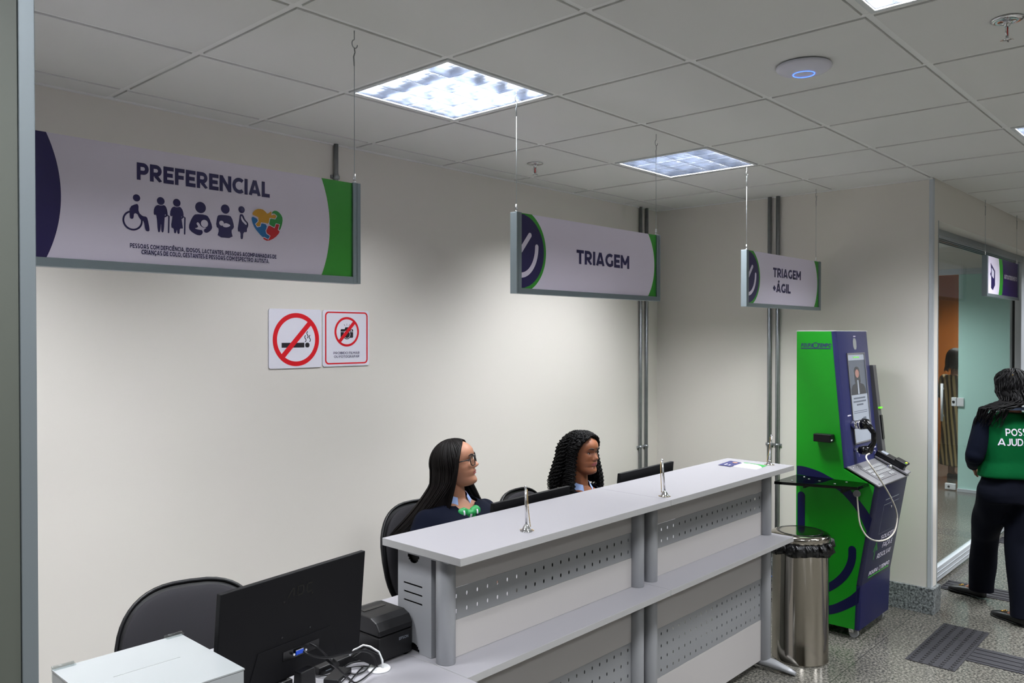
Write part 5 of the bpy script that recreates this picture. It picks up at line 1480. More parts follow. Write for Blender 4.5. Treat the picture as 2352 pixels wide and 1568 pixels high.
T_F = [(0, .050), (.004, .068), (.012, .0815), (.022, .085), (.034, .0815), (.044, .0785), (.055, .083), (.066, .0845), (.075, .082), (.09, .083), (.11, .083), (.122, .0815), (.134, .088), (.150, .0915), (.17, .087), (.19, .072), (.205, .051), (.215, .03), (.222, .001)]
T_B = [(0, -.0), (.01, -.015), (.03, -.035), (.05, -.055), (.07, -.075), (.09, -.088), (.12, -.099), (.15, -.101), (.17, -.095), (.19, -.078), (.205, -.054), (.215, -.03), (.222, -.001)]
T_W = [(0, .018), (.006, .030), (.015, .040), (.03, .0485), (.045, .0545), (.06, .0600), (.08, .0665), (.10, .0695), (.12, .0725), (.15, .0745), (.17, .0715), (.19, .0595), (.205, .0435), (.215, .027), (.222, .001)]
T_C = [(0, .03), (.03, .012), (.06, .0), (.222, .0)]


def gau(d, s_): return exp(-(d / s_) ** 2)


def face_disp(x, z, big=1.0):
    """forward relief of the face"""
    ax = abs(x); d = 0
    nz = ci(z, [(.070, 0), (.0755, .003), (.080, .013), (.086, .0215), (.091, .0235), (.097, .0195), (.106, .0125), (.116, .0065), (.126, .0025), (.136, 0)])
    nw = ci(z, [(.070, .010), (.082, .0115), (.092, .0105), (.106, .0085), (.125, .0075), (.14, .010)])
    if z > .07 and z < .137: d += nz * exp(-(ax / nw) ** 2.4)
    d += .0065 * gau(ax - .0125, .0055) * gau(z - .0825, .0062)
    d += .0042 * gau(z - .0625, .0042) * exp(-(ax / .017) ** 4)
    d += .0046 * gau(z - .0530, .0045) * exp(-(ax / .015) ** 4)
    d -= .0035 * gau(z - .0576, .0018) * exp(-(ax / .022) ** 4)
    d -= .0030 * gau(z - .0435, .005) * exp(-(ax / .018) ** 2)
    d -= .0085 * gau(ax - .031, .014) * gau(z - .119, .0105)
    d += .0028 * gau(ax - .030, .017) * gau(z - .137, .007)
    d += .0035 * gau(ax - .042, .016) * gau(z - .093, .016)
    return d


def face_y(x, z):
    yc = ci(z, T_C); a = ci(z, T_F) - yc; w_ = ci(z, T_W); u = min(.999, abs(x) / w_)
    return yc + a * (1 - u ** 2.3) ** (1 / 2.3) + face_disp(x, z)


def head_mesh(g, X, lips=True):
    N, MZ = 120, 104
    zs = []
    for i in range(MZ + 1):
        s_ = i / MZ; zs.append(.222 * (s_ + .0 * s_))
    zs[0] = .0005; zs[-1] = .2217
    vs = []; fs = []; mi = []
    raw = []
    for z in zs:
        yc = ci(z, T_C); af = ci(z, T_F) - yc; ab = yc - ci(z, T_B); w_ = ci(z, T_W)
        for k in range(N):
            a = 2 * pi * k / N; s_, c_ = sin(a), cos(a); e = 2 / 2.3
            x = w_ * sgnpow(s_, e); y = (af if c_ > 0 else ab) * sgnpow(c_, e)
            p = Vector((x, yc + y, z))
            if c_ > 0: p.y += face_disp(x, z) * min(1, c_ * 2.5)
            raw.append(p); vs.append(X @ p)
    for i in range(MZ):
        for k in range(N):
            f = (i * N + k, i * N + (k + 1) % N, (i + 1) * N + (k + 1) % N, (i + 1) * N + k); fs.append(f)
            c_ = (raw[f[0]] + raw[f[2]]) / 2
            zc = .0578 + .002 * gau(abs(c_.x) - .006, .004)
            mi.append(1 if c_.y > .06 and (c_.x / .0235) ** 2 + ((c_.z - zc) / (.0098 * (1 - .3 * (abs(c_.x) / .024)))) ** 2 < 1 else 0)
    o = len(g.v); g.v += [tuple(p) for p in vs]
    for f, m_ in zip(fs, mi): g.f.append([i + o for i in f]); g.m.append(m_); g.sm.append(True)
    g.f.append([o + k for k in range(N)][::-1]); g.m.append(0); g.sm.append(True)
    g.f.append([o + MZ * N + k for k in range(N)]); g.m.append(0); g.sm.append(True)
    for sx in (-1, 1):          # ears
        R_ = Matrix.Rotation(radians(-18 * sx), 3, 'Z') @ Matrix.Rotation(radians(-10), 3, 'X')
        pts = []
        for k in range(15):
            a = radians(-120 + 290 * k / 14); pts.append(Vector((sx * .075, -.012, .108)) + R_ @ Vector((sx * .004, -.0145 * sin(a) * 1.0 - .002, -.029 * cos(a) * -1 * .95)))
        g.tube([X @ p for p in pts], [.003] + [.0042] * 13 + [.003], 8)
        b_ = Vector((sx * .073, -.010, .104)); rr_ = (X.to_3x3() @ R_)
        g.ball(X @ b_, (.005, .013, .024), 12, 8, 0, rr_)
        g.ball(X @ (b_ + Vector((0, .002, -.024))), (.0045, .007, .009), 10, 6, 0, rr_)
        # upper and lower eyelids
        ec = Vector((sx * .0305, face_y(.0305, .1185) - .0072, .1185))
        for top in (1, -1):
            vs = []; fs = []; n1, n2 = 12, 6
            for i in range(n2 + 1):
                el = radians(18 + 62 * i / n2) if top > 0 else radians(-24 - 50 * i / n2)
                for k in range(n1 + 1):
                    az = radians(-78 + 156 * k / n1); cl = el * (1 - .25 * (abs(az) / 1.4) ** 2)
                    vs.append(X @ (ec + Vector((.0150 * sin(az) * cos(cl) * 1.05, .0122 * cos(az) * cos(cl), .0122 * sin(cl)))))
            for i in range(n2):
                for k in range(n1): fs.append((i * (n1 + 1) + k, i * (n1 + 1) + k + 1, (i + 1) * (n1 + 1) + k + 1, (i + 1) * (n1 + 1) + k))
            g.add(vs, fs, 0, True)


def face_parts(root, X, browm='brow'):
    g = G()
    for sx in (-1, 1):
        ec = Vector((sx * .0305, face_y(.0305, .1185) - .0072, .1185))
        g.ball(X @ ec, .0112, 18, 12, 0)
        g.ball(X @ (ec + Vector((0, .0085, .0008))), (.0062, .0034, .0062), 14, 8, 1, X.to_3x3())
    g.build('eyes', ['eye_white', 'iris'], root)
    g = G()
    for sx in (-1, 1):
        pts = []
        for k in range(9):
            s_ = k / 8; x = sx * (.014 + .034 * s_); z = .1375 + .0065 * sin(pi * min(1, s_ * 1.25) * .62) - .005 * max(0, s_ - .7) * 3
            pts.append(X @ Vector((x, face_y(x, z) + .0006, z)))
        g.tube(pts, [.0022, .0036, .0040, .0040, .0038, .0034, .0027, .0018, .0009], 8)
        ec = Vector((sx * .0305, face_y(.0305, .1185) - .0072, .1185)); pts = []
        for k in range(11):
            az = radians(-78 + 156 * k / 10); cl = radians(17) * (1 - .25 * (abs(az) / 1.4) ** 2)
            pts.append(X @ (ec + Vector((.0156 * sin(az) * cos(cl) * 1.05, .0129 * cos(az) * cos(cl), .0129 * sin(cl)))))
        g.tube(pts, .0007, 6)
    g.build('eyebrows', browm, root)


AH = [(0, 0), (30, 2), (42, 34), (52, 55), (62, 68), (75, 80), (90, 88), (110, 92)]      # hairline: polar angle -> free angle each side of the face


def hair_path(a0, vol, length, fn_fall, ph_end=98, thick=None, ah=AH, ph0=4):
    """list of points in head space for a lock starting at azimuth a0 (degrees, 0 = front)"""
    C0 = Vector((0, -.006, .120)); pts = []
    s_ = 1 if a0 >= 0 else -1
    n = 12
    for i in range(n + 1):
        ph = ph0 + (ph_end - ph0) * i / n
        a = s_ * max(abs(a0), ci(ph, ah)); th = vol * (.35 + .65 * i / n)
        ar, pr_ = radians(a), radians(ph)
        R = (.0775 + th, .101 + th, .103 + min(th, .014))
        pts.append(C0 + Vector((R[0] * sin(pr_) * sin(ar), R[1] * sin(pr_) * cos(ar), R[2] * cos(pr_))))
    last = pts[-1]; m = max(6, int(length / .016))
    for i in range(1, m + 1):
        d_ = length * i / m
        pts.append(fn_fall(last, a0, d_))
    return pts


def hair_cap(g, X, vol, length, fall, ah=AH, rows_a=56, ph_end=98, inset=.0):
    paths = []
    for k in range(rows_a + 1):
        a0 = 1 + (358) * k / rows_a
        a = a0 if a0 <= 180 else a0 - 360
        paths.append(hair_path(a, max(.002, vol - inset), length * .97, fall, ph_end=ph_end, ah=ah))
    n = len(paths[0]); vs = [X @ p for path in paths for p in path]; fs = []
    for k in range(rows_a):
        for i in range(n - 1): fs.append((k * n + i, (k + 1) * n + i, (k + 1) * n + i + 1, k * n + i + 1))
    g.add(vs, fs, 0, True)


def hair_locks(g, X, count, vol, length, fall, curl=0, cr=.02, r=.004, ah=AH, seed=1, jit=.004, sides=5, ph_end=98, lf=None):
    rnd = random.Random(seed)
    for k in range(count):
        a0 = -180 + 360 * (k + rnd.random()) / count
        L = length * rnd.uniform(.82, 1.06) * (lf(a0) if lf else 1); v_ = vol * rnd.uniform(.75, 1.12) + (.0 if not curl else rnd.uniform(-.008, .01))
        P_ = hair_path(a0 + rnd.uniform(-4, 4), v_, L, fall, ah=ah, ph0=rnd.uniform(3, 20), ph_end=ph_end)
        off = Vector((rnd.uniform(-1, 1), rnd.uniform(-1, 1), 0)) * jit
        ph = rnd.uniform(0, 6.28)
        if curl:
            # resample finely and wind round the path
            out = []; acc = 0; s0 = P_[0]
            for i in range(len(P_) - 1):
                a_, b_ = P_[i], P_[i + 1]; n_ = 4
                for j_ in range(n_):
                    p = a_.lerp(b_, j_ / n_); acc += (b_ - a_).length / n_
                    w_ = acc / cr * 2 * pi + ph; t_ = (b_ - a_).normalized(); u_ = t_.orthogonal().normalized(); v2 = t_.cross(u_)
                    am = curl * min(1, acc / .03)
                    out.append(p + u_ * cos(w_) * am + v2 * sin(w_) * am)
            P_ = out
        n = len(P_)
        Q = [X @ (p + off * min(1, i / (n * .4)) + Vector((0, 0, 0))) for i, p in enumerate(P_)]
        rad = [r * (.55 + .45 * min(1, i / 6)) * (1 - .75 * max(0, (i / (n - 1) - .7) / .3)) for i in range(n)]
        g.tube(Q, rad, sides, cap=False)


def limb(g, pts, radii, n=16):
    P_ = [Vector(p) for p in pts]; out = []; rr_ = []
    for i in range(len(P_) - 1):
        for k in range(4): out.append(P_[i].lerp(P_[i + 1], k / 4)); rr_.append(radii[i] + (radii[i + 1] - radii[i]) * k / 4)
    out.append(P_[-1]); rr_.append(radii[-1])
    g.tube(out, rr_, n)
    for p, r in zip(P_, radii): g.ball(p, r, n, 10)


def loft(g, secs, n=28):
    vs = []; fs = []
    for (c, rx_, ry_) in secs:
        for k in range(n):
            a = 2 * pi * k / n; e = 2 / 2.4
            vs.append((c[0] + rx_ * sgnpow(cos(a), e), c[1] + ry_ * sgnpow(sin(a), e), c[2]))
    for i in range(len(secs) - 1):
        for k in range(n): fs.append((i * n + k, i * n + (k + 1) % n, (i + 1) * n + (k + 1) % n, (i + 1) * n + k))
    fs.append(list(range(n))[::-1]); fs.append([(len(secs) - 1) * n + k for k in range(n)])
    g.add(vs, fs, 0, True)


def hand(g, wrist, dr, palm_n, side, curl=.5):
    """wrist point, direction of the hand, normal of the palm; side = +1/-1 for the thumb side"""
    dr = dr.normalized(); pn = (palm_n - dr * palm_n.dot(dr)).normalized(); sd = dr.cross(pn).normalized() * side
    base = wrist + dr * .015
    limb(g, [wrist, base + dr * .03, base + dr * .065], [.024, .028, .026], 12)
    for s_ in (-1, 1): limb(g, [base + sd * .012 * s_, base + dr * .07 + sd * .026 * s_], [.014, .012], 10)
    for i, (o_, ln) in enumerate(((.030, .068), (.010, .076), (-.011, .071), (-.030, .056))):
        a = base + dr * .078 + sd * o_; ds = [dr]
        c1 = (dr * cos(curl * .6) + pn * sin(curl * .6)); c2 = dr * cos(curl * 1.3) + pn * sin(curl * 1.3); c3 = dr * cos(curl * 1.9) + pn * sin(curl * 1.9)
        b_ = a + c1 * ln * .45; c_ = b_ + c2 * ln * .32; d_ = c_ + c3 * ln * .23
        limb(g, [a, b_, c_, d_], [.0095, .0088, .0078, .0066], 10)
    a = base + dr * .012 + sd * .030; b_ = a + (dr * .6 + sd * .7).normalized() * .036; c_ = b_ + (dr * .85 + sd * .3 + pn * .3).normalized() * .028
    limb(g, [base + sd * .016, a, b_, c_], [.014, .0125, .0105, .0085], 10)


def rough_cloth(vs, amp, f, seed=0):
    out = []
    for p in vs:
        n_ = noise.noise_vector(Vector((p[0] * f + seed, p[1] * f, p[2] * f * .6)))
        out.append(Vector(p) + Vector(n_) * amp)
    return out


def cloth(name, G_, voxel, parent, m_, amp=.004, f=9, cut=None, smooth_it=6, th=.003, seed=0, planes=None):
    vs, fs = remesh(G_, voxel, smooth_it)
    vs = rough_cloth(vs, amp, f, seed)
    if cut and planes:
        bm = bmesh.new(); bv_ = [bm.verts.new(v) for v in vs]
        for f_ in fs: bm.faces.new([bv_[i] for i in f_])
        for co, no in planes: bmesh.ops.bisect_plane(bm, geom=bm.verts[:] + bm.edges[:] + bm.faces[:], dist=1e-5, plane_co=co, plane_no=no)
        bmesh.ops.delete(bm, geom=[f_ for f_ in bm.faces if cut(f_.calc_center_median())], context='FACES')
        bm.verts.index_update(); vs = [v.co.copy() for v in bm.verts]; fs = [[v.index for v in f_.verts] for f_ in bm.faces]; bm.free()
    elif cut:
        bad = [cut(v) for v in vs]; fs = [f_ for f_ in fs if not all(bad[i] for i in f_)]
    g = G(); g.add(vs, fs, 0, True); o = g.build(name, m_, parent)
    if cut:
        so = o.modifiers.new('thickness', 'SOLIDIFY'); so.thickness = th; so.offset = -1
    return o, vs, fs


def shoe(parent, name, heel, toe, m_='shoe', w_=.045, buckle=False):
    h = Vector(heel); t_ = Vector(toe); d_ = (t_ - h); L = d_.length; d_.normalize(); s_ = Vector((-d_.y, d_.x, 0)).normalized(); up = s_.cross(d_) * -1
    up = d_.cross(s_) * 1
    if up.z < 0: up = -up
    secs = [(0, .020, .055), (.02, .031, .062), (.06, .034, .056), (.12, .034, .048), (.17, .043, .045), (.21, .042, .036), (.24, .030, .028), (.255, .012, .018)]
    g = G(); vs = []; fs = []; n = 20
    for (q, hw, ht) in secs:
        for k in range(n):
            a = 2 * pi * k / n; x = hw * sgnpow(cos(a), .8); z = ht / 2 + ht / 2 * sgnpow(sin(a), .7)
            vs.append(h + d_ * (q * L / .255) + s_ * x + up * z)
    for i in range(len(secs) - 1):
        for k in range(n): fs.append((i * n + k, i * n + (k + 1) % n, (i + 1) * n + (k + 1) % n, (i + 1) * n + k))
    fs.append(list(range(n))[::-1]); fs.append([(len(secs) - 1) * n + k for k in range(n)])
    g.add(vs, fs, 0, True); o = g.build(name, m_, parent)
    g = G(); vs = []; fs = []
    for (q, hw, ht) in secs:
        for k in range(n):
            a = 2 * pi * k / n; vs.append(h + d_ * (q * L / .255) + s_ * (hw + .003) * sgnpow(cos(a), .8) + up * (.005 + .005 * sgnpow(sin(a), .5)))
    for i in range(len(secs) - 1):
        for k in range(n): fs.append((i * n + k, i * n + (k + 1) % n, (i + 1) * n + (k + 1) % n, (i + 1) * n + k))
    fs.append(list(range(n))[::-1]); fs.append([(len(secs) - 1) * n + k for k in range(n)])
    g.add(vs, fs, 0, True); g.build('sole', 'black_plastic', o)
    if buckle:
        g = G(); c = h + d_ * (.165 * L / .255) + up * .048
        for s2 in (-1, 1): g.tube([c + s_ * (.012 * s2 + .010 * cos(a)) + d_ * .008 * sin(a) for a in [2 * pi * k / 12 for k in range(13)]], .0018, 6, cap=False)
        g.tube([c - s_ * .005, c + s_ * .005], .002, 6); g.build('buckle', 'gold', o)
    return o


def headX(base, yaw, pitch, roll, sc=1.0):
    """head matrix: chin-neck pivot at base"""
    Rm = Matrix.Rotation(radians(yaw), 4, 'Z') @ Matrix.Rotation(radians(pitch), 4, 'X') @ Matrix.Rotation(radians(roll), 4, 'Y')
    return Matrix.Translation(base) @ Rm @ Matrix.Scale(sc, 4) @ Matrix.Translation((0, 0.0, -.035))


def seated_woman(label, loc, rz, head, skin, lips, hairm, hair_build, zsh=.93, glasses=False, scarf=False, earring=False, sc=1.0, bw=0.0):
    t = thing('person', label, 'person', loc, rz)
    neck_top = Vector(head['base'])
    X = headX(neck_top, head['yaw'], head['pitch'], head['roll'], sc)
    nb = Vector((0, -.03, zsh + .01))
    # ---- skin
    g = G()
    loft(g, [((0, -.02, .47), .15, .10), ((0, -.02, .56), .145, .10), ((0, -.01, .66), .115, .082), ((0, -.005, .78), .125, .09), ((0, -.01, zsh - .06), .135, .085), ((0, -.02, zsh - .01), .11, .062), ((0, -.025, zsh + .015), .06, .05)])
    limb(g, [(0, -.03, zsh - .03), nb + Vector((0, 0, .01)), X @ Vector((0, -.025, .045)), X @ Vector((0, -.03, .09))], [.058, .049, .046, .048])
    for s_ in (-1, 1):
        limb(g, [(s_ * .135, -.02, zsh - .085), (s_ * .19, .03, .71), (s_ * .125, .20, .765)], [.043, .034, .022])
        hand(g, Vector((s_ * .125, .20, .765)), Vector((-s_ * .25, 1, -.12)), Vector((0, 0, -1)), s_ * -1, .35)
        limb(g, [(s_ * .085, .0, .52), (s_ * .10, .40, .53), (s_ * .10, .40, .10)], [.075, .052, .034]); limb(g, [(s_ * .10, .40, .07), (s_ * .10, .50, .035)], [.034, .025])
    vs, fs = remesh(g, .0055, 3)
    g = G(); g.add(vs, fs, 0, True); head_mesh(g, X); g.build('body', [skin, lips], t)
    face_parts(t, X)
    # ---- sweater
    g = G()
    loft(g, [((0, -.02, .50), .175 + bw, .125 + bw), ((0, -.015, .60), .165 + bw, .12 + bw), ((0, -.005, .72), .155 + bw, .125 + bw), ((0, .005, .82), .165 + bw, .128 + bw), ((0, -.005, zsh - .08), .178 + bw, .112 + bw * .4), ((0, -.018, zsh - .035), .176 + bw, .088 + bw * .3), ((0, -.025, zsh - .008), .145 + bw * .6, .074), ((0, -.027, zsh + .016), .100, .066), ((0, -.027, zsh + .036), .068, .060)])
    for s_ in (-1, 1):
        limb(g, [(s_ * (.150 + bw), -.02, zsh - .068), (s_ * (.195 + bw), -.005, zsh - .16), (s_ * (.225 + bw), .03, .71), (s_ * .135, .185, .765)], [.060, .062 + bw * .3, .052, .036])
    zv = zsh - .075
    def cut(p):
        if p.y > .0 and p.z > zv + abs(p.x) * 1.25: return True
        return p.z > zsh + .022 - .3 * (p.y + .03) or p.z > zsh + .022
    cloth('sweater', g, .008, t, 'sweater', .006, 8, cut, 7, .004, 0, [((0, 0, zv), (1.25, 0, -1)), ((0, 0, zv), (-1.25, 0, -1)), ((0, 0, 0), (0, 1, 0)), ((0, -.03, zsh + .022), (0, .3, 1)), ((0, 0, zsh + .022), (0, 0, 1))])
    # ---- shirt front under the V and the collar
    g = G(); vs = []; fs = []; n = 40
    rows = 7
    for i in range(rows + 1):
        s_ = i / rows
        for k in range(n + 1):
            a = -150 + 300 * k / n                     # 0 = back, +-150 = front
            ar = radians(a); fr = max(0, (abs(a) - 60) / 90)
            # s_: 0 stands at the neck, 1 the fallen edge
            r_ = .056 + .034 * s_ + .016 * fr * s_
            z = zsh + .056 - .034 * s_ - .026 * fr - .100 * s_ * fr ** 1.4
            c = Vector((0, -.028, 0))
            x = sin(ar) * r_ * (1.0 + .22 * s_ * fr); y = -cos(ar) * (r_ + .012 * fr * s_ + .022 * fr * s_ * s_)
            vs.append(c + Vector((x, y, z)))
    for i in range(rows):
        for k in range(n): fs.append((i * (n + 1) + k, i * (n + 1) + k + 1, (i + 1) * (n + 1) + k + 1, (i + 1) * (n + 1) + k))
    g.add(vs, fs, 0, True); o = g.build('shirt_collar', 'shirt', t); so = o.modifiers.new('thickness', 'SOLIDIFY'); so.thickness = .0025; so.offset = 1
    if scarf:
        g = G(); c = Vector((.0, .066, zsh - .040))
        for (dx, dy, dz_, r_, ry_) in ((0, .012, 0, (.020, .018, .020), 0), (-.034, .002, .004, (.034, .018, .028), 16), (.034, .002, .006, (.034, .018, .028), -16), (-.014, .014, -.030, (.024, .013, .030), 10), (.018, .012, -.032, (.022, .012, .030), -12)):
            g.ball(c + Vector((dx, dy, dz_)), r_, 18, 12, 0, Matrix.Rotation(radians(ry_), 3, 'Y'))
        vs, fs = remesh(g, .004, 3); vs = rough_cloth(vs, .006, 34); g = G(); g.add(vs, fs, 0, True)
        # neck band of the scarf
        sc_ = g.build('neck_scarf', 'scarf', t)
        g = G(); 
        from mathutils.bvhtree import BVHTree
        bs = BVHTree.FromPolygons([Vector(v) for v in vs], fs)
        def ons(x, z, l):
            h_ = bs.ray_cast(Vector((c.x + x, .5, c.z + z)), Vector((0, -1, 0)))
            return (c.x + x, (h_[0].y if h_[0] else c.y) + .0012, c.z + z)
        F = Flat(ons)
        for dx, dz_ in ((-.034, .0), (.010, -.014), (.042, .004)):
            F.band([(dx - .004, dz_ - .018 + .004 * k) for k in range(10)], [(dx + .004, dz_ - .018 + .004 * k) for k in range(10)])
        F.build('white_marks', 'white_print', sc_)
    if glasses:
        gl = bpy.data.objects.new('glasses', None); COL.objects.link(gl); gl.parent = t
        g = G(); yl = face_y(0, .122) + .010
        def rim(sx, n=28):
            out = []
            for k in range(n + 1):
                a = 2 * pi * k / n; x = sx * .034 + .0255 * sgnpow(cos(a), .6); z = .1150 + .0225 * sgnpow(sin(a), .62)
                out.append(Vector((x, yl - .010 * (abs(x) / .06) ** 2 - .0015, z)))
            return out
        for sx in (-1, 1):
            g.tube([X @ p for p in rim(sx)], .0021, 8, cap=False)
            g.tube([X @ Vector((sx * .0595, yl - .011, .124)), X @ Vector((sx * .070, yl - .018, .124)), X @ Vector((sx * .0765, .03, .122)), X @ Vector((sx * .0775, -.012, .118)), X @ Vector((sx * .075, -.035, .100))], [.0028, .0028, .0024, .002, .0016], 8)
        g.tube([X @ Vector((-.0095, yl, .121)), X @ Vector((0, yl + .002, .124)), X @ Vector((.0095, yl, .121))], .002, 8)
        g.build('frame', 'black_plastic', gl)
        for sx in (-1, 1):
            g = G(); r_ = rim(sx)[:-1]; g.add([X @ p for p in r_], [list(range(len(r_)))], 0); g.build('lens', 'lens', gl)
    if earring:
        g = G()
        for sx in (-1, 1):
            p = Vector((sx * .076, -.004, .078)); g.tube([X @ (p + Vector((0, 0, 0))), X @ (p + Vector((0, 0, -.012)))], .0012, 6); g.tube([X @ (p + Vector((.0, .008 * sin(a), -.022 + .011 * cos(a)))) for a in [2 * pi * k / 14 for k in range(15)]], .0011, 6, cap=False)
        g.build('earrings', 'gold', t)
    else:
        g = G(); g.tube([Vector((.058 * sin(a), -.03 + .062 * cos(a), zsh + .012 - .018 * cos(a))) for a in [radians(-100 + 200 * k / 20) for k in range(21)]], .0009, 6); g.build('necklace', 'gold', t)
    g = G()
    loft(g, [((0, -.02, .465), .17, .13), ((0, -.02, .56), .172, .125)])
    for s_ in (-1, 1): limb(g, [(s_ * .09, -.01, .525), (s_ * .105, .41, .535), (s_ * .105, .42, .14)], [.088, .066, .058])
    cloth('trousers', g, .012, t, 'trousers', .004, 9, None, 4)
    for s_ in (-1, 1): shoe(t, 'shoe', (s_ * .105, .36, .002), (s_ * .105, .60, .002))
    hg = G(); hair_build(hg, X); hg.build('hair', hairm, t)
    return t


# ---- long straight hair
AH1 = [(0, 0), (26, 2), (38, 30), (50, 50), (62, 60), (75, 68), (90, 74), (110, 78)]


def fall_long(last, a0, d_):
    s_ = 1 if a0 >= 0 else -1; back = abs(a0) > 88; k_ = d_ / .1; f_ = max(0, d_ - .07)
    p = last.copy(); p.z -= d_
    if back:
        p.y -= .012 * k_ + 1.3 * d_ * d_ + .5 * f_; p.z += .25 * d_ * d_; p.x += s_ * (.008 * k_ + .16 * f_)
    else:
        p.x += s_ * (.004 * k_ + .03 * f_)
        p.y += (-.034 * k_ - .30 * d_ * d_) if s_ > 0 else (.004 * k_ + .22 * f_)
    p.x += .004 * sin(d_ * 28 + a0 * .05)
    return p


def fall_straight(last, a0, d_):
    s_ = 1 if a0 >= 0 else -1; f_ = max(0, (d_ - .10)) ; back = abs(a0) > 105
    p = last.copy(); p.z -= d_
    p.x += s_ * (.010 * sin(d_ * 20) + f_ * (.16 if back else .10)); p.y += (-.22 * f_ if back else .16 * f_) - .02 * min(1, d_ / .1) * (0 if not back else -.6)
    if not back: p.y += -.01 * d_ / .1
    if not back and s_ < 0 and 0: p.y -= .02
    return p


def hb1(g, X):
    hair_cap(g, X, .012, .20, fall_long, ah=AH1, rows_a=80); hair_locks(g, X, 760, .013, .275, fall_long, 0, r=.0030, seed=4, jit=.007, ah=AH1, lf=lambda a: .66 if 0 < a < 95 else 1)


def fall_curly(last, a0, d_):
    s_ = 1 if a0 >= 0 else -1; back = abs(a0) > 100
    p = last.copy(); p.z -= d_; k_ = min(1, d_ / .14)
    p.x += s_ * .035 * k_; p.y += (-.035 if back else .008) * k_
    return p


AH2 = [(0, 0), (34, 2), (46, 34), (56, 56), (66, 66), (78, 76), (90, 82), (110, 86)]


def hb2(g, X):
    hair_cap(g, X, .020, .17, fall_curly, inset=.010, ah=AH2); hair_locks(g, X, 620, .026, .225, fall_curly, curl=.0058, cr=.021, r=.0027, seed=9, jit=.016, ah=AH2, sides=4)


# world yaw of the faces, relative to a body turned towards the counter (facing -Y)
seated_woman('seated woman in glasses, long straight dark hair and green neck scarf', (1.245, -.665, 0), radians(180 - 3), dict(base=(0, -.004, 1.103), yaw=37, pitch=11, roll=0), 'skin1', 'lips1', 'hair1', hb1, zsh=.995, glasses=True, scarf=True, bw=.030)
seated_woman('seated woman with black curly hair and gold earrings, no glasses', (2.145, -.700, 0), radians(180 - 2), dict(base=(0, -.008, 1.054), yaw=4, pitch=2, roll=0), 'skin2', 'lips2', 'hair2', hb2, zsh=.935, earring=True, sc=1.0)

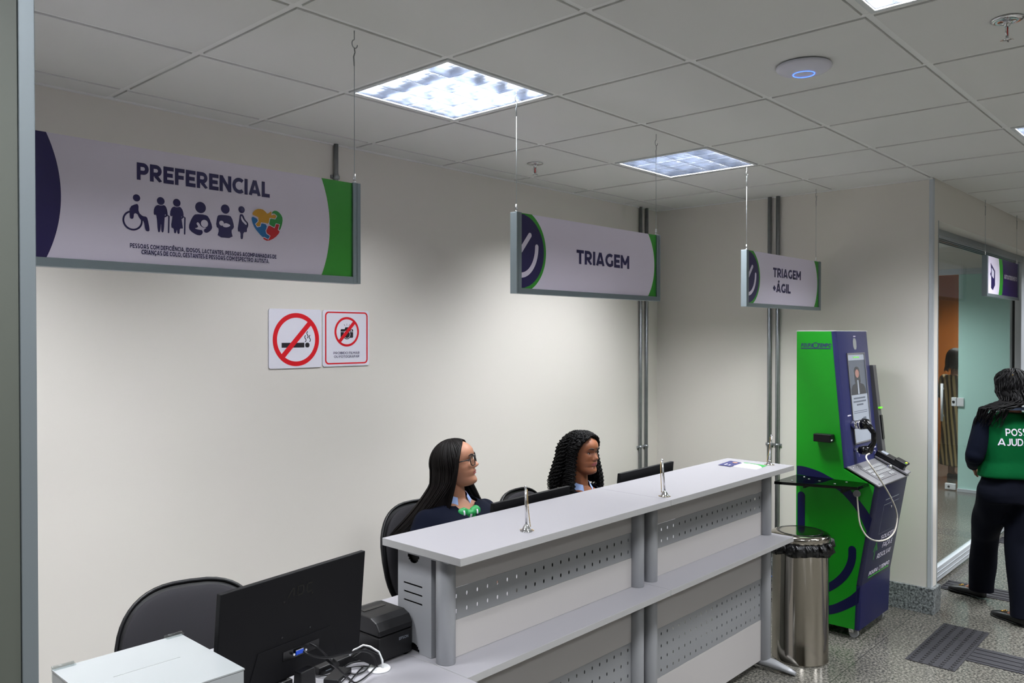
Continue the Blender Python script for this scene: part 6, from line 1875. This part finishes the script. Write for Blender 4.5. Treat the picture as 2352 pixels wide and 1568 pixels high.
# ---- the woman walking away in the green vest
def standing(label, loc, rz, feet, hairfn, headp, vest=True):
    t = thing('person', label, 'person', loc, rz)
    X = headX(Vector(headp['base']), headp['yaw'], headp['pitch'], headp['roll'])
    ZS = 1.285
    (lh, lt), (rh, rt_) = feet
    g = G()
    loft(g, [((0, .0, .80), .15, .095), ((0, .0, .90), .14, .09), ((0, .0, 1.0), .115, .08), ((0, .0, 1.12), .13, .09), ((0, -.01, ZS - .06), .14, .085), ((0, -.015, ZS), .09, .06)])
    limb(g, [(0, -.015, ZS - .04), (0, -.012, ZS + .03), X @ Vector((0, -.02, .05)), X @ Vector((0, -.025, .09))], [.06, .05, .047, .048])
    ank = []
    for (h_, t_), s_ in ((feet[0], -1), (feet[1], 1)):
        h_ = Vector(h_); a_ = h_ + (Vector(t_) - h_).normalized() * .045 + Vector((0, 0, .075)); ank.append(a_)
        kn = Vector((s_ * .085, 0, .84)).lerp(a_, .5) + Vector((0, .035, .02))
        limb(g, [(s_ * .085, 0, .82), kn, a_], [.075, .052, .036]); limb(g, [a_, a_ + (Vector(t_) - h_).normalized() * .085 + Vector((0, 0, -.046))], [.032, .018])
    # arms: left bent forward, right hanging
    armL = [(-.165, -.01, ZS - .055), (-.235, -.01, 1.03), (-.135, .17, .95)]; armR = [(.165, -.01, ZS - .045), (.215, -.02, 1.02), (.225, .06, .80)]
    for arm, s_ in ((armL, -1), (armR, 1)):
        limb(g, arm, [.045, .036, .024]); w_ = Vector(arm[2]); hand(g, w_, (w_ - Vector(arm[1])), Vector((-s_, 0, 0)), 1, .6)
    vs, fs = remesh(g, .006, 3); g = G(); g.add(vs, fs, 0, True); head_mesh(g, X); g.build('body', ['skin1', 'lips1'], t); face_parts(t, X)
    if vest:
        g = G()
        for arm in (armL, armR): limb(g, arm, [.066, .054, .042])
        loft(g, [((0, 0, .92), .15, .10), ((0, 0, 1.1), .155, .105), ((0, -.01, ZS - .05), .16, .09)])
        cloth('sweater', g, .010, t, 'sweater', .010, 8, None, 4)
        g = G()
        loft(g, [((0, -.005, .895), .195, .128), ((0, -.005, .93), .192, .13), ((0, -.003, 1.0), .180, .122), ((0, -.005, 1.12), .190, .125), ((0, -.012, ZS - .07), .200, .110), ((0, -.015, ZS - .02), .175, .080), ((0, -.015, ZS + .018), .085, .062)])
        _, vv, ff = cloth('vest', g, .009, t, 'vest', .012, 6, None, 4)
        from mathutils.bvhtree import BVHTree
        bv = BVHTree.FromPolygons([Vector(v) for v in vv], ff)
        def onv(x, z, l):
            h_ = bv.ray_cast(Vector((x, -1, z)), Vector((0, 1, 0)))
            return (x, (h_[0].y if h_[0] else -.1) - .0022 - l * .001, z)
        F = Flat(onv)
        F.text('POSSO', -.104, .062, 1.165, 1.209, bold=.17); F.text('AJUDAR?', -.142, .098, 1.105, 1.149, bold=.17); F.build('vest_lettering', 'white_print', t)
        g = G(); g.tube([(.068 * sin(a), -.012 - .066 * cos(a), ZS + .035 + .006 * cos(a)) for a in [radians(-110 + 220 * k / 20) for k in range(21)]], [.010] * 21, 8, sx=.35); g.build('shirt_collar', 'shirt', t)
        g = G(); loft(g, [((0, .0, .74), .178, .12), ((0, 0, .80), .182, .125), ((0, 0, .90), .160, .108), ((0, 0, .93), .150, .10)])
        for i_, ((h_, t_), s_) in enumerate(((feet[0], -1), (feet[1], 1))):
            a_ = ank[i_]; kn = Vector((s_ * .085, 0, .84)).lerp(a_, .5) + Vector((0, .03, .02))
            limb(g, [(s_ * .088, 0, .80), kn, a_ - (Vector(t_) - Vector(h_)).normalized() * .02 + Vector((0, 0, -.015))], [.108, .084, .072], 18)
        cloth('trousers', g, .010, t, 'trousers', .014, 7, lambda p: p.z < .055, 4, .003, 0, [((0, 0, .055), (0, 0, 1))])
        shoe(t, 'shoe', lh, lt, buckle=True); shoe(t, 'shoe', rh, rt_, buckle=True)
    else:
        g = G(); loft(g, [((0, 0, .18), .20, .17), ((0, 0, .5), .17, .14), ((0, 0, .82), .175, .13), ((0, 0, 1.0), .14, .11), ((0, 0, 1.15), .155, .115), ((0, -.01, ZS - .05), .165, .10), ((0, -.015, ZS), .11, .07)])
        for arm in (armL, armR): limb(g, arm, [.062, .048, .036])
        cloth('striped_dress', g, .012, t, 'dress', .008, 7, None, 4); shoe(t, 'shoe', lh, lt); shoe(t, 'shoe', rh, rt_)
    hg = G(); hairfn(hg, X); hg.build('hair', 'hair2' if vest else 'hair3', t)
    return t, X


def fall_back(last, a0, d_):
    s_ = 1 if a0 >= 0 else -1; p = last.copy(); p.z -= d_
    k_ = max(0, d_ - .07)
    w_ = .008 * sin(d_ * 45 + a0)
    left = a0 < 0
    if left:      # swept forward over the left shoulder
        lat = min(k_, .11); rest = k_ - lat
        p.x += -lat * 1.15 + w_; p.z += lat * .55; p.y += -.045 * min(1, d_ / .08) + lat * .2
        p.x += -rest * .12; p.y += rest * .35
    else:         # down the back on the right
        p.x += .035 * min(1, d_ / .1) + k_ * .10 + w_; p.y += -.050 * min(1, d_ / .10) - .02 * min(1, d_ / .3)
    return p


def hb3(g, X):
    hair_cap(g, X, .014, .10, fall_back, ah=AH)
    hair_locks(g, X, 150, .016, .28, fall_back, curl=.004, cr=.09, r=.0052, seed=5, jit=.006)
    rnd = random.Random(2)
    for k in range(120):      # the long tail on the right
        a0 = rnd.uniform(60, 179); P_ = hair_path(a0, .016 * rnd.uniform(.8, 1.2), rnd.uniform(.42, .56), fall_back)
        g.tube([X @ p for p in P_], [.005] * (len(P_) - 3) + [.004, .003, .001], 5, cap=False)
    # two pale hair pins
    

vp = CAM + ray(2322, 1000) * 5.06
ang = math.atan2(-.745, .667)
RZ = Matrix.Rotation(-ang, 4, 'Z')
def to_local(p): return RZ @ (Vector(p) - Vector((vp.x, vp.y, 0)))
lhl = to_local(at(2262, 1376, 'z', 0)); rhl = to_local(at(2352, 1436, 'z', 0))
ltl = to_local(at(2207, 1338, 'z', 0)); ltl = lhl + Vector((-.50, .86, 0)).normalized() * .25
rhl = to_local(at(2358, 1440, 'z', 0)); rtl = rhl + Vector((-.07, .24, 0)).normalized() * .25
print('FEET', lhl, ltl, rhl, rtl)
wt, WX_ = standing('woman in a green vest and navy trousers walking away at the right edge', (vp.x, vp.y, 0), ang, (((lhl.x, lhl.y, .008), (ltl.x, ltl.y, .008)), ((rhl.x, rhl.y, .001), (rtl.x, rtl.y, .001))), hb3, dict(base=(0, -.005, 1.372), yaw=4, pitch=-2, roll=0))
g = G()
g.tube([WX_ @ Vector((-.066, -.062, .178)), WX_ @ Vector((-.044, -.082, .195))], .0022, 6); g.tube([WX_ @ Vector((.0, -.092, .196)), WX_ @ Vector((.045, -.080, .197))], .0022, 6); g.build('hair_pins', 'gold', wt)

# ---- the person in the striped dress beyond the glass door
dp = CAM + ray(2196, 900) * 10.0
standing('distant woman in a long striped dress behind the clear glass door', (dp.x, dp.y, 0), radians(-120), (((-.08, -.03, .001), (-.09, .21, .001)), ((.08, -.03, .001), (.09, .21, .001))),
         lambda g, X: (hair_cap(g, X, .014, .14, fall_straight), hair_locks(g, X, 120, .016, .17, fall_straight, 0, r=.006, seed=8)), dict(base=(0, -.005, 1.42), yaw=0, pitch=-8, roll=0), vest=False)
